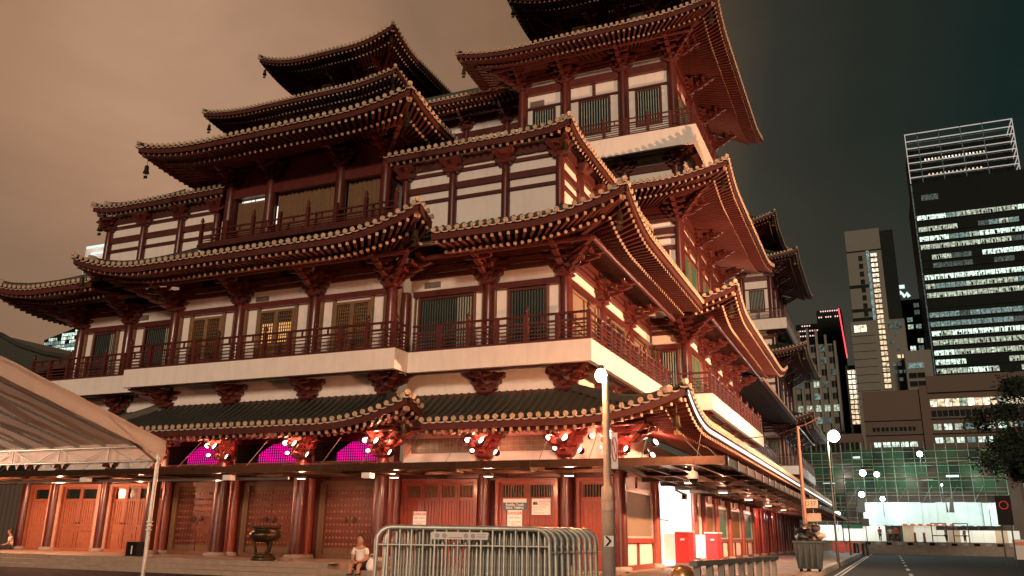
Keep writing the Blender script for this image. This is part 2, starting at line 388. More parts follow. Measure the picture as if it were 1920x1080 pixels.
    for dsc in DISCS[len(DISCS)-ndisc:]: dsc[1] = o
    rows.build('cover_tiles', o, 'stuff')
    drip.build('drip_tiles', o, 'stuff')
    fas.build('eave_board', o)
    if rafters: raf.build('rafters', o, 'stuff')
    if led: lm.build('light_strip', o)
    # hip ridges with round end ornaments, hip beam and bell
    for hp, st_, se, want in ((hip0, s0t, s0e, ridge[0]), (hip1, s1t, s1e, ridge[1])):
        if not (hp and want): continue
        rg = MB(); pp = []
        for j in range(9):
            t = j/8; pp.append(pt(lerp(st_, se, t), t, .08))
        sgn = 1 if se > st_ else -1
        wdir = (F.u*(-sgn)+F.n*0); diag = (pp[-1]-pp[-2]); diag.z = 0; diag.normalize(); side = Vector((-diag.y, diag.x, 0))
        for j in range(8):
            if j == 7: continue
            a, b = pp[j], pp[j+1]; q = [side*.11, side*.11+Vector((0,0,.22)), side*.06+Vector((0,0,.3)), side*-.06+Vector((0,0,.3)), side*-.11+Vector((0,0,.22)), side*-.11]
            rg.add([a+x for x in q]+[b+x for x in q], [(i, (i+1) % 6, 6+(i+1) % 6, 6+i) for i in range(6)]+[(0,1,2,3,4,5),(11,10,9,8,7,6)], 'tile')
        a, b = pp[7], pp[8]; q = [side*.09, side*.09+Vector((0,0,.1)), side*-.09+Vector((0,0,.1)), side*-.09]
        rg.add([a+x for x in q]+[b+diag*.06+x+Vector((0,0,.04)) for x in q], [(0,1,5,4),(1,2,6,5),(2,3,7,6),(4,5,6,7)], 'tile')
        rd = rg.build('hip_ridge', o)
        orn = MB(); c = pp[7]+Vector((0,0,.2)); orn.lathe(c, [(.13,-.3),(.17,-.02),(.17,.06),(.135,.08),(.12,.06),(.05,.06),(.03,.09)], 'drip', 12, axis=tuple(diag))
        orn.build('ridge_ornament', o); orn = MB(); c2 = pp[8]+Vector((0,0,.08)); orn.lathe(c2, [(.10,-.05),(.11,.08),(.085,.10),(.07,.08),(.02,.09)], 'cream', 12, axis=tuple(diag))
        orn.build('corner_tile_end', o)
        hb = MB(); tip = F.P(se, de, ze+lift); inn = F.P(lerp(st_, se, (wall-dt)/(de-dt)), wall, zw)
        dv = (tip-inn); dv.z = 0; dv.normalize()
        hb.bar(inn+Vector((0,0,-.1)), lerp(inn, tip, .62)+Vector((0,0,-.42)), .2, .26, 'redbeam', cap='redbeam')
        hb.bar(lerp(inn, tip, .35)+Vector((0,0,-.12)), tip-dv*.22+Vector((0,0,-.36)), .18, .22, 'redbeam', cap='cream')
        hb.build('hip_beam', o)
        put('wind_bell', BELL, o, M=Matrix.Translation(tip-dv*.42+Vector((0,0,-.5))))
    return o

# ---- brackets (stepped arm clusters on the column heads)
def arm(mb, c, ux, half, z, h, th, k, beak=0.):
    """horizontal arm along ux, rounded under its ends"""
    c = Vector(c); ux = Vector(ux); w = Vector((-ux.y, ux.x, 0))
    pr = [(-half,h),(half,h),(half,.5*h),(half-.05,.22*h),(half-.13,.05*h),(half-.2,0),(-half+.2,0),(-half+.13,.05*h),(-half+.05,.22*h),(-half,.5*h)]
    pts = [c+ux*a+Vector((0,0,z+b))-w*(th/2) for a, b in pr]
    mb.prism(pts, w*th, k)
def out_arm(mb, c, n, reach, z, h, th, k, tip=True):
    c = Vector(c); n = Vector(n); w = Vector((-n.y, n.x, 0))
    pr = [(-.15,h),(reach,h),(reach+(.16 if tip else 0),h*1.25 if tip else h),(reach+(.2 if tip else 0),h*.85),(reach+.03,.45*h),(reach-.08,.15*h),(reach-.22,0),(-.15,0)]
    mb.prism([c+n*a+Vector((0,0,z+b))-w*(th/2) for a, b in pr], w*th, k)
def dou(mb, c, w, h, k):
    c = Vector(c); v = []
    for s, z in ((.66, 0), (1, .45*h), (1, h)):
        v += [c+Vector((a*w/2*s, b*w/2*s, z)) for a, b in ((-1,-1),(1,-1),(1,1),(-1,1))]
    mb.add(v, [(0,3,2,1)]+[(i*4+j, i*4+(j+1) % 4, i*4+4+(j+1) % 4, i*4+4+j) for i in range(2) for j in range(4)]+[(8,9,10,11)], k)
def bracket_mesh(H, reach, half, tiers=3, corner=False):
    mb = MB(); k = 'red'; n = Vector((0,-1,0)); ux = Vector((1,0,0)); n2 = Vector((1,0,0))
    th = H/(tiers+.55); dou(mb, (0,0,0), .58, th*.62, k); z = th*.55
    co = [];
    for q, zz in ((.2, th*.5), (.26, H*.45), (.52, H*.98)):
        co += [Vector((-q, .1, zz)), Vector((q, .1, zz)), Vector((q, -q*.9, zz)), Vector((-q, -q*.9, zz))]
    mb.add(co, [(0,1,2,3),(0,4,5,1),(1,5,6,2),(2,6,7,3),(3,7,4,0),(4,8,9,5),(5,9,10,6),(6,10,11,7),(7,11,8,4),(8,11,10,9)], k)
    outs = [reach*(i+1)/tiers for i in range(tiers)]
    for i in range(tiers):
        hw = lerp(.46, half, i/max(1, tiers-1)); ah = th*.62
        arm(mb, (0,-.08,0), ux, hw, z, ah, .26, k)
        if corner: arm(mb, (0,0,0), Vector((0,1,0)), hw, z, ah, .15, k)
        out_arm(mb, (0,0,0), n, outs[i], z+.002, ah, .2, k, i > 0)
        if corner:
            out_arm(mb, (0,0,0), n2, outs[i], z+.002, ah, .16, k, i > 0)
            dg = Vector((.7071,-.7071,0)); out_arm(mb, (0,0,0), dg, outs[i]*1.35, z+.004, ah, .17, k, True)
        zz = z+ah
        dirs = [(n, ux)]+([(n2, Vector((0,1,0)))] if corner else [])
        for s in (-1, 1): dou(mb, ux*(s*(hw-.1))+Vector((0,-.04,zz)), .2, th*.38, k)
        for nn, uu in dirs:
            dou(mb, nn*(outs[i]-.06)+Vector((0,0,zz)), .2, th*.38, k)
            if i < tiers-1 or True:
                ch = .34+.14*i; arm(mb, nn*(outs[i]-.06), uu, ch, zz+th*.34, ah*.8, .13, k)
                for s in (-1, 1): dou(mb, nn*(outs[i]-.06)+uu*(s*(ch-.09))+Vector((0,0,zz+th*.34+ah*.75)), .17, th*.3, k)
        if corner: dou(mb, Vector((.7071,-.7071,0))*(outs[i]*1.35-.08)+Vector((0,0,zz)), .22, th*.38, k)
        z += th
    return mb.mesh('bracket')
BR = {}
def bracket(F, s, d, z, H, reach, half, tiers=3, corner=0):
    """corner: 0 none, 1 to the +s side, -1 to the -s side"""
    key = (round(H,2), round(reach,2), round(half,2), tiers, bool(corner))
    if key not in BR: BR[key] = bracket_mesh(H, reach, half, tiers, bool(corner))
    M = F.M(s, d, z)
    if corner < 0: M = M @ Matrix.Rotation(R(-90), 4, 'Z')
    return put('bracket', BR[key], T, M=M)

COLM = {}
def column(F, s, d, z0, z1, r=.25, base=False, k='red'):
    key = (round(z1-z0,2), r, base, k)
    if key not in COLM:
        mb = MB(); h = z1-z0
        if base: mb.lathe((0,0,0), [(r*1.55,0),(r*1.6,.06),(r*1.5,.13),(r*1.15,.16)], 'granite', 16)
        mb.lathe((0,0,0), [(r,0.1 if base else 0),(r,h*.75),(r*.94,h*.96),(r*.8,h)], k, 16)
        COLM[key] = mb.mesh('column')
    return put('column', COLM[key], T, M=F.M(s, d, z0))
def beam(F, s0, s1, d0, d1, z0, z1, k='redbeam', name='tie_beam'):
    mb = MB(); mb.box(F, s0, s1, d0, d1, z0, z1, k); return mb.build(name, T)
def wall(F, s0, s1, z0, z1, d0=-.32, d1=-.1, k='plaster', name='plaster_wall'):
    mb = MB(); mb.box(F, s0, s1, d0, d1, z0, z1, k); return mb.build(name, T)
def purlin(F, s0, s1, d, z, r=.11):
    mb = MB(); mb.tube(F.P(s0, d, z), F.P(s1, d, z), r, 'red', 8); mb.build('purlin', T)

# ---- windows
def frame_into(mb, F, s0, s1, z0, z1, w, d0, d1, k):
    mb.box(F, s0, s0+w, d0, d1, z0, z1, k); mb.box(F, s1-w, s1, d0, d1, z0, z1, k)
    mb.box(F, s0+w, s1-w, d0, d1-.003, z1-w, z1, k); mb.box(F, s0+w, s1-w, d0, d1-.003, z0, z0+w, k)
def win_slat(F, s0, s1, z0, z1, pitch=.115, blind='glass', fk='redbeam', name='window', cover=1.0, from_right=True):
    mb = MB(); frame_into(mb, F, s0, s1, z0, z1, .09, -.1, .03, fk); o = mb.build(name, T)
    g = MB(); g.box(F, s0+.08, s1-.08, -.099, -.075, z0+.08, z1-.08, blind); g.build('glass', o)
    sl = MB(); a, b = s0+.1, s1-.1
    n = max(2, int((b-a)/pitch))
    for i in range(n):
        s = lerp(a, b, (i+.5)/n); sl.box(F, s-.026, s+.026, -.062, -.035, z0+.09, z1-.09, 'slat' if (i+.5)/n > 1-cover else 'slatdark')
    sl.build('slats', o)
    return o
def win_blind(F, s0, s1, z0, z1, k='blind', fk='olivewood', mull=0):
    mb = MB(); frame_into(mb, F, s0, s1, z0, z1, .07, -.1, .02, fk)
    for i in range(mull): s = lerp(s0, s1, (i+1)/(mull+1)); mb.box(F, s-.03, s+.03, -.1, .016, z0+.07, z1-.07, fk)
    o = mb.build('window', T); g = MB(); g.box(F, s0+.06, s1-.06, -.099, -.06, z0+.06, z1-.06, k); g.build('pane', o); return o
def lattice_door(F, s0, s1, z0, z1, glow=False):
    fk = 'olivewood'; mb = MB(); frame_into(mb, F, s0, s1, z0, z1, .11, -.1, .04, fk); mid = (s0+s1)/2
    mb.box(F, mid-.09, mid+.09, -.1, .045, z0+.11, z1-.11, fk); o = mb.build('lattice_door', T)
    g = MB(); 
    if glow: g.box(F, s0+.1, s1-.1, -.099, -.085, z0+1.05, z1-.55, 'lattice_glow'); g.box(F, s0+.1, s1-.1, -.099, -.085, z1-.55, z1-.1, 'glass'); g.box(F, s0+.1, s1-.1, -.099, -.05, z0+.1, z0+1.05, 'wood')
    else: g.box(F, s0+.1, s1-.1, -.099, -.085, z0+.1, z1-.1, 'glass')
    g.build('backing', o)
    l = MB()
    for a, b in ((s0+.14, mid-.09), (mid+.09, s1-.14)):
        n = int((b-a)/.105)
        for i in range(n+1): s = lerp(a, b, i/n); l.box(F, s-.018, s+.018, -.08, -.045, z0+.12, z1-.12, 'wood')
        q = int((z1-z0-.24)/.15)
        for i in range(q+1): z = lerp(z0+.12, z1-.12, i/q); l.box(F, a, b, -.078, -.05, z-.016, z+.016, 'wood')
        l.box(F, a, b, -.07, -.03, z0+.12, z0+.55, 'wood')
    l.build('lattice', o); return o
def jambs(F, ss, z0, z1, w=.06, k='olivewood', d=.03):
    for s in ss: mb = MB(); mb.box(F, s-w/2, s+w/2, -.1, d, z0, z1, k); mb.build('jamb', T)
def vent(F, s0, s1, z0, z1):
    mb = MB(); mb.box(F, s0, s1, -.1, -.06, z0, z1, 'vent')
    n = max(3, int((z1-z0)/.07))
    for i in range(n): z = lerp(z0, z1, (i+.5)/n); mb.box(F, s0+.02, s1-.02, -.06, -.035, z-.012, z+.012, 'greymetal')
    mb.build('wall_vent', T)

# ---- balcony
POSTM = {}
def post_mesh(h, fin):
    if (h, fin) not in POSTM:
        mb = MB(); mb.box(W, -.075,.075,-.075,.075,0,h,'red')
        if fin: mb.lathe((0,0,h), [(.07,0),(.045,.02),(.045,.05),(.085,.09),(.09,.15),(.05,.25),(.012,.32)], 'red', 8)
        POSTM[(h, fin)] = mb.mesh('railing_post')
    return POSTM[(h, fin)]
def railing(o, F, s0, s1, d, z, pitch=1.25, ends=(1,1), bars=4, h=1.05):
    n = max(1, round((s1-s0)/pitch)); r = MB(); k = 'red'
    r.box(F, s0, s1, d-.06, d+.06, z, z+.1, k)
    r.tube(F.P(s0, d, z+h), F.P(s1, d, z+h), .05, k, 8); r.box(F, s0, s1, d-.035, d+.035, z+h-.32, z+h-.24, k)
    for b in range(bars): zz = lerp(z+.2, z+h-.42, b/(bars-1)); r.box(F, s0, s1, d-.018, d+.018, zz-.022, zz+.022, k)
    for i in range(n+1):
        if (i == 0 and not ends[0]) or (i == n and not ends[1]): continue
        s = lerp(s0, s1, i/n); fin = (i % 2 == 0) or i == n
        put('railing_post', post_mesh(1.1 if fin else 1.06, fin), o, M=F.M(s, d, z+.004))
        if i < n:
            q = lerp(s0, s1, (i+.5)/n); r.box(F, q-.03, q+.03, d-.03, d+.03, z+h-.26, z+h-.04, k)
    r.build('handrail', o)
def balcony(F, s0, s1, d, z0, z1, cut0=0., cut1=0., rails=True, ends=(1,1), wall_d=-.1, rs0=0., rs1=0., floor0=0., floor1=0.):
    mb = MB(); mb.box(F, s0+cut0, s1-cut1, d-.2, d, z0, z1, 'plaster'); o = mb.build('balcony', T)
    f = MB(); f.box(F, s0+floor0+.2, s1-floor1-.2, wall_d, d-.2, z1-.3, z1-.05, 'plaster'); f.build('floor_slab', o)
    b = MB(); b.box(F, s0+floor0+.2, s1-floor1-.2, d-.55, d-.3, z0-.02, z1-.31, 'redbeam'); b.build('support_beam', o)
    if rails: railing(o, F, s0+.1+rs0, s1-.1-rs1, d-.1, z1, ends=ends)
    return o
# ------------------------------------------------------------------ ground storey
YW, YP = 29.48, 28.49                          # front wall planes: corner pavilions, centre porch
XS, XL2 = -8.6, -10.58                         # side wall planes: ground storey, first floor
XW, YWG = -8.75, 42.8                          # side wing / tower corner
Fp, Fc = Fr((0, YW)), Fr((0, YP))
Fs1, Fs2, Fw = Fr((XS, 0), 90), Fr((XL2, 0), 90), Fr((XW, 0), 90)
PORC = [CX-5.8, CX-2.02, CX+2.02, CX+5.8]
PAVR = [-17.55, -13.87, -10.58]; PAVL = [mir(x) for x in reversed(PAVR)]

mb = MB(); mb.box(W, mir(XS)-2.2, -17.2, 24.5, 60, -.6, .2, 'stone')
pl = mb.build('plinth', T)
for i in range(2):
    st_ = MB(); st_.box(W, mir(XS)-2.2-.4*(i+1), -15.0+.4*i, 24.5-.42*(i+1), 24.52-.42*i, -.6, .05-.15*i, 'stone'); st_.build('step', pl)
st_ = MB(); st_.box(W, -17.2, XS+.2, 26.5, 105, -.6, .06, 'stone'); st_.build('floor_base', pl)
# paving slabs on the plinth edge
for i in range(26):
    x = mir(XS)-2+i*.98
    if x > -17.5: break
    s_ = MB(); s_.box(W, x, x+.965, 24.48, 25.05, .19, .212, 'granite'); s_.build('slab', pl)

wall(Fp, XS-2.0, XS-.25, 0, 6.4, -.5, -.22, 'redbeam', 'ground_wall')
def leaf_door(F, s0, s1, z0, z1, n, glass=False):
    fk = 'doorpale' if glass else 'doorwood'; fr = MB(); frame_into(fr, F, s0-.12, s1+.12, z0, z1+.12, .12, -.22, .02, fk); o = fr.build('door', T)
    w = (s1-s0)/n
    for i in range(n):
        a, b = s0+i*w+.006, s0+(i+1)*w-.006; l = MB()
        zt = z1-.08; g0 = zt-.46
        l.box(F, a, b, -.2, -.14, z0+.12, g0-.03, fk); l.box(F, a, b, -.2, -.14, g0-.03, g0, fk); l.box(F, a, b, -.2, -.14, zt-.02, z1, fk)
        l.box(F, a, a+.09, -.2, -.10, z0+.12, z1, fk); l.box(F, b-.09, b, -.2, -.10, z0+.12, z1, fk)
        zr = (z0+.9, z0+1.12, g0-.12)
        for z in zr: l.box(F, a+.09, b-.09, -.14, -.105, z, z+.07, fk)
        m = max(3, int((w-.2)/.14))
        for j in range(m+1):
            s = lerp(a+.12, b-.12, j/m); l.box(F, s-.016, s+.016, -.14, -.115, zr[1]+.07, zr[2], fk)
        l.box(F, a+.15, b-.15, -.14, -.115, z0+.25, z0+.82, fk)
        lf = l.build('door_leaf', o)
        q = MB(); q.box(F, a+.09, b-.09, -.19, -.17, g0, zt-.02, 'glass')
        if not glass:
            for j in range(9): s = lerp(a+.13, b-.13, j/8); q.box(F, s-.016, s+.016, -.165, -.12, g0, zt-.02, 'wood')
        q.build('grille' if not glass else 'door_window', lf)
    h = MB()
    for i in range(1, n, 2):
        s = s0+i*w
        for q in (-.09, .09): h.lathe(F.P(s+q, -.1, z0+1.25), [(.045,0),(.04,.025),(.02,.04)], 'bronze', 10, axis=tuple(F.n))
    if n > 1: h.build('handles', o, 'stuff')
    return o
for m_ in (0, 1):
    S = (lambda a, b: (a, b)) if not m_ else (lambda a, b: (mir(b), mir(a)))
    z0 = .06 if not m_ else .2
    wall(Fp, *S(-17.8, XS), 0.0, 3.2, -.5, -.24, 'redbeam', 'ground_wall')
    for (a, b, n) in ((-17.35, -14.3, 4), (-13.3, -11.05, 2), (-10.1, -8.95, 1)):
        leaf_door(Fp, *S(a, b), z0, 3.1, n, glass=bool(m_))
    for x in (-17.75, -13.87, -10.58, XS): column(Fp, S(x, x)[0], 0, z0, 3.95, .24, True)
    if m_:
        for x in (-17.5, -14.15, -13.45, -10.9, -10.25): mb = MB(); x = mir(x); mb.box(Fp, x-.09, x+.09, -.22, .04, z0, 3.2, 'palejamb'); mb.build('jamb', T)
    beam(Fp, *S(-17.5, XS), -.24, .05, 3.25, 3.6, 'red', 'lintel'); beam(Fp, *S(-17.5, XS), -.22, .0, 3.62, 3.88, 'redbeam')
    # band between canopy and eave: white strip, glass-block strip
    wall(Fp, *S(-17.6, XS-.2), 3.9, 5.6, -.5, -.2)
    for (a, b) in ((-17.2, -14.35), (-13.35, -11.0)):
        a, b = S(a, b); g = MB(); frame_into(g, Fp, a, b, 4.26, 4.82, .04, -.2, -.13, 'greymetal'); o = g.build('window', T)
        g = MB(); g.box(Fp, a+.03, b-.03, -.199, -.16, 4.29, 4.79, 'glassblock'); g.build('glass', o)
        n = int((b-a)/.26); g = MB()
        for i in range(1, n): s = lerp(a, b, i/n); g.box(Fp, s-.014, s+.014, -.16, -.13, 4.3, 4.78, 'slat')
        for i in (1, 2): z = lerp(4.26, 4.82, i/3); g.box(Fp, a+.04, b-.04, -.158, -.134, z-.013, z+.013, 'slat')
        g.build('mullions', o)
    for x in (-13.87, -10.58, XS): bracket(Fp, S(x, x)[0], .02, 3.98, 1.0, 1.25, .8, 3, 0 if x != XS else (1 if not m_ else -1))
    purlin(Fp, *S(-16.4, -7.3), 1.25, 4.98)
# porch: round columns, studded double doors behind, magenta lit screens above
Fd = Fr((0, 29.35))
wall(Fd, PORC[0], PORC[3], 0, 3.6, -.4, -.06, 'redbeam', 'ground_wall')
for x in PORC:
    column(Fc, x, 0, .2, 4.0, .29, True)
    column(Fd, x+.08 if x < CX else x-.08, .12, .2, 3.9, .23, True, 'doorwood')
def stud_door(F, c, w, z0, z1):
    fr = MB(); frame_into(fr, F, c-w/2-.16, c+w/2+.16, z0, z1+.16, .16, -.06, .1, 'wood'); o = fr.build('door', T)
    for a, b in ((c-w/2-.3, c-w/2-.16), (c+w/2+.16, c+w/2+.3)): hf = MB(); hf.box(F, a, b, -.06, .06, z0, z1+.1, 'olivewood'); hf.build('door_post', o)
    for i in (0, 1):
        a, b = c-w/2+i*w/2+.006, c+(i)*w/2-.006
        l = MB(); l.box(F, a, b, -.06, .0, z0+.16, z1, 'studdoor'); lf = l.build('door_leaf', o)
        st = MB(); n = int((w/2-.1)/.145); k = 9
        for r_ in range(k):
            z = lerp(z0+.55, z1-.3, r_/(k-1))
            for q in range(n):
                s = lerp(a+.1, b-.1, q/(n-1)); st.lathe(F.P(s, 0, z), [(.058,0),(.05,.028),(.022,.05)], 'stud', 6, axis=tuple(F.n))
        st.box(F, a+.02, b-.02, 0, .012, z1-.2, z1-.03, 'olivewood'); st.box(F, a+.02, b-.02, 0, .012, z0+.18, z0+.4, 'olivewood')
        st.build('studs', lf, 'stuff')
        kn = MB(); s = b-.2 if i == 0 else a+.2; z = (z0+z1)/2+.08
        kn.lathe(F.P(s, .01, z), [(.11,0),(.1,.04),(.06,.075)], 'bronze', 12, axis=tuple(F.n))
        kn.path([F.P(s+math.cos(w_)*.07, .07, z-.08+math.sin(w_)*.08) for w_ in [R(x) for x in range(0, 361, 30)]], .014, 'bronze', 5); kn.build('knocker', lf)
    return o
for c in (CX-3.91, CX, CX+3.91): stud_door(Fd, c, 2.4, .2, 3.05)
beam(Fc, PORC[0], PORC[3], -.14, .14, 3.45, 3.85, 'red', 'lintel')
wall(Fd, PORC[0], PORC[3], 3.6, 5.6, -.4, -.06, 'redbeam', 'ground_wall')
mat('drape', (.003,.003,.003), .95, spec=0.)
for i in range(3):
    a, b = PORC[i]+.3, PORC[i+1]-.3
    g = MB(); frame_into(g, Fc, a, b, 3.9, 4.75, .05, -.3, -.2, 'wood'); o = g.build('screen', T)
    g = MB(); c0 = lerp(a, b, .04 if i else .45); g.box(Fc, lerp(a, b, .35), b-.05, -.32, -.3, 3.94, 4.7, 'magenta')
    g.build('lit_panel', o)
    g = MB(); g.box(Fc, a+.05, lerp(a, b, .35)-.004, -.32, -.29, 3.94, 4.7, 'black'); g.build('dark_panel', o)
    g = MB()
    n = 30
    for j in range(1, n): s = lerp(a, b, j/n); g.box(Fc, s-.012, s+.012, -.28, -.25, 3.95, 4.7, 'black')
    for j in range(1, 8): z = lerp(3.9, 4.75, j/8); g.box(Fc, a+.05, b-.05, -.277, -.253, z-.01, z+.01, 'black')
    g.build('grid', o)
    # hanging dark valance boards (drape swags) in front of the screens
    for q0, q1 in ((.08, .62),):
        v = MB(); v.prism([Fc.P(lerp(a, b, q0), -.12, 4.72), Fc.P(lerp(a, b, q1), -.12, 4.72), Fc.P(lerp(a, b, q1-.26), -.12, 4.2), Fc.P(lerp(a, b, q1-.4), -.12, 3.95), Fc.P(lerp(a, b, q0), -.12, 3.95)], Fc.n*.02, 'drape'); v.build('drape', o)
for i, x in enumerate(PORC): bracket(Fc, x, .02, 4.02, .95, 1.25, .8, 3, 1 if i == 3 else (-1 if i == 0 else 0))
purlin(Fc, PORC[0]-1.2, PORC[3]+1.2, 1.25, 4.98)
wall(Fr((PORC[3], 0), 90), YP, YW, 3.9, 5.6, -.3, -.06); wall(Fr((PORC[3], 0), 90), YP+.2, YW-.1, .06, 3.9, -.3, -.06, 'red', 'ground_wall')
wall(Fr((PORC[0], 0), -90), -YW, -YP, 3.9, 5.6, -.3, -.06)

# glass canopy on hanging rods
def canopy():
    zt, zb = 3.50, 3.26; xe, ye = -4.18, 25.1
    x0 = mir(XS)-4
    mb = MB(); mb.box(W, x0, xe, ye, ye+.12, zb, zt, 'canopymetal'); o = mb.build('canopy', T)
    g = MB(); g.box(W, xe-.12, xe, ye+.12, 104, zb, zt, 'gutter'); g.build('gutter', o)
    for i in range(40): b = MB(); y = 25.6+i*1.9; b.box(W, xe, xe+.03, y-.04, y+.04, zb-.03, zt+.03, 'canopymetal'); b.build('gutter_clip', o)
    g = MB(); g.box(W, x0, xe-.14, ye+.14, YW+.2, zb+.16, zb+.19, 'canopyglass'); g.box(W, XS-.1, xe-.14, YW+.2, 104, zb+.16, zb+.19, 'canopyglass'); g.build('glass_sheet', o)
    for i in range(15):
        x = lerp(x0+.6, -5.0, i/14); b = MB(); b.box(W, x-.05, x+.05, ye+.12, YW-.1, zb-.02, zb+.15, 'canopymetal'); b.build('canopy_beam', o)
    b = MB()
    for y in (26.4, 27.7): b.box(W, x0, XS, y-.035, y+.035, zb+.02, zb+.14, 'canopymetal')
    b.build('purlins', o)
    for i in range(26):
        y = 29.6+i*2.9; b = MB(); b.box(W, XS+.02, xe-.12, y-.05, y+.05, zb-.02, zb+.15, 'canopymetal'); b.build('canopy_beam', o)
    b = MB()
    for x in (-7.7, -6.8, -5.9, -5.0): b.box(W, x-.03, x+.03, ye+.2, 104, zb+.02, zb+.14, 'canopymetal')
    b.build('purlins', o)
    for x in [lerp(x0+1, -5.2, i/21) for i in range(22)]:
        b = MB(); b.tube((x, 26.1, zb+.18), (x, 27.4, 4.72), .014, 'greymetal', 5); b.build('hanger_rod', o)
    for i in range(14):
        b = MB(); y = 28+i*5.2; b.tube((-5.1, y, zb+.18), (-6.2, y, 4.62), .014, 'greymetal', 5); b.build('hanger_rod', o)
    for x, y, e in ((-36.5, 26.0, 700), (-32.2, 26.0, 780), (-27.6, 26.0, 110), (-23.6, 26.0, 110), (-19.7, 26.0, 130), (-15.8, 26.1, 250), (-12.2, 26.2, 300), (-9.4, 26.4, 330)):  # the porch downlights are added to brighten the doors there
        b = MB(); b.box(W, x-.15, x+.15, y-.1, y+.1, 3.08, 3.18, 'greymetal'); q = b.build('downlight', o); b = MB(); b.box(W, x-.13, x+.13, y-.08, y+.08, 3.066, 3.079, 'spot_glow'); b.build('lens', q)
        light('canopy_light', (x, y, 3.0), e, (1, .42, .23), q, .1)
    for y in (31.5, 38.5, 46, 54, 62):
        b = MB(); b.box(W, -6.75, -6.35, y-.12, y+.12, 3.12, 3.22, 'white'); q = b.build('downlight', o); b = MB(); b.box(W, -6.72, -6.38, y-.1, y+.1, 3.105, 3.119, 'spot_glow'); b.build('lens', q)
        light('canopy_light', (-6.55, y, 3.02), 150, (1, .45, .27), q, .1)
    # lamps and pipes under the front edge
    for x in (-15.6, -13.0, -10.4): b = MB(); b.box(W, x-.16, x+.16, ye-.04, ye+.5, zb-.10, zb+.22, 'canopymetal'); b.build('edge_bracket', o)
    b = MB(); b.tube((x0, 25.9, 3.1), (-20.2, 25.9, 3.1), .06, 'greymetal', 8); b.build('pipe', o)
    for x in (-29.9, -22.5, -16.4):
        b = MB(); b.box(W, x-.17, x+.17, 25.2, 25.5, 3.02, 3.2, 'white'); b.build('light_fitting', o)
canopy()

# side ground floor
zc = 3.45
SB = [29.48, 34.45, 42.15, 44.3, 47.7, 51.8, 56.7, 61.6, 66.0, 71.0, 76.0, 82.0, 88.0, 94.0]
for i, y in enumerate(SB):
    if i: column(Fs1, y, 0, .06, 3.5, .2, True, 'doorwood')
beam(Fs1, YW+.26, 104, -.24, .04, 3.45, 3.8, 'red', 'lintel'); wall(Fs1, YW+.3, 104, 3.8, 4.9, -.5, -.2)
wall(Fs1, YW+.3, 34.45, .06, 3.45, -.5, -.12); wall(Fs1, 42.15, 61.6, .06, 3.45, -.5, -.12)
def side_window(a, b, blk, sil=1.1):
    beam(Fs1, a, b, -.12, .0, sil-.12, sil+.06, 'doorwood', 'sill'); beam(Fs1, a, b, -.12, -.02, 2.85, 2.97, 'doorwood', 'transom')
    m = (a+b)/2; beam(Fs1, m-.07, m+.07, -.12, -.03, .2, sil-.12, 'doorwood', 'mullion'); beam(Fs1, m-.06, m+.06, -.12, -.03, 2.97, 3.43, 'doorwood', 'mullion')
    beam(Fs1, a, b, -.12, -.02, .06, .22, 'doorwood', 'bottom_rail')
    win_blind(Fs1, a+.28, b-.28, sil+.06, 2.85, blk, 'steel')
side_window(29.75, 34.25, 'vent')
for i in range(3, 7): side_window(SB[i]+.2 if i < 8 else 0, SB[i+1]-.2, ('curtain', 'blind', 'curtain', 'blind')[i-3])
beam(Fs1, 42.3, 44.2, -.12, -.05, .2, 3.4, 'white', 'side_door')
# shopfront opening, brightly lit inside
rm = MB(); rm.box(W, XS-4.5, XS-.12, 34.6, 42.0, .02, .07, 'white'); rm.box(W, XS-4.6, XS-4.5, 34.6, 42.0, .05, 3.5, 'white'); rm.box(W, XS-4.5, XS-.1, 34.55, 34.62, .05, 3.5, 'white')
rm.box(W, XS-4.5, XS-.1, 42.0, 42.1, .05, 3.5, 'white'); rm.box(W, XS-4.5, XS-.3, 34.6, 42.0, 3.42, 3.46, 'white'); ro = rm.build('bright_room', T)
for y in (36.3, 38.5, 40.5):
    lf = MB(); lf.box(W, XS-4.2, XS-.3, y-.2, y+.2, 3.36, 3.41, 'roomlight'); lf.build('ceiling_light', ro)
light('room_light', (XS-1.4, 38.3, 2.9), 900, (1, .96, .88), ro, .6)
gr = MB(); gr.tube((XS-.6, 35.0, 1.95), (XS-.6, 39.2, 1.95), .03, 'greymetal', 6); gr.build('wall_rail', ro)
for i in range(7, 13):
    a, b = SB[i]+.2, SB[i+1]-.2
    m = MB(); m.box(Fs1, a, b, -.3, -.12, .06, 3.45, 'shop_red' if i < 10 else 'doorwood'); m.build('shutter', T)
    for q in (.33, .66): s = lerp(a, b, q); beam(Fs1, s-.06, s+.06, -.12, .02, .06, 3.4, 'doorwood', 'mullion')
light('arcade_light', (XS+.6, 64, 2.9), 120, (1, .35, .3), T, .1); light('arcade_light', (XS+.8, 72, 2.9), 120, (1, .45, .35), T, .1)

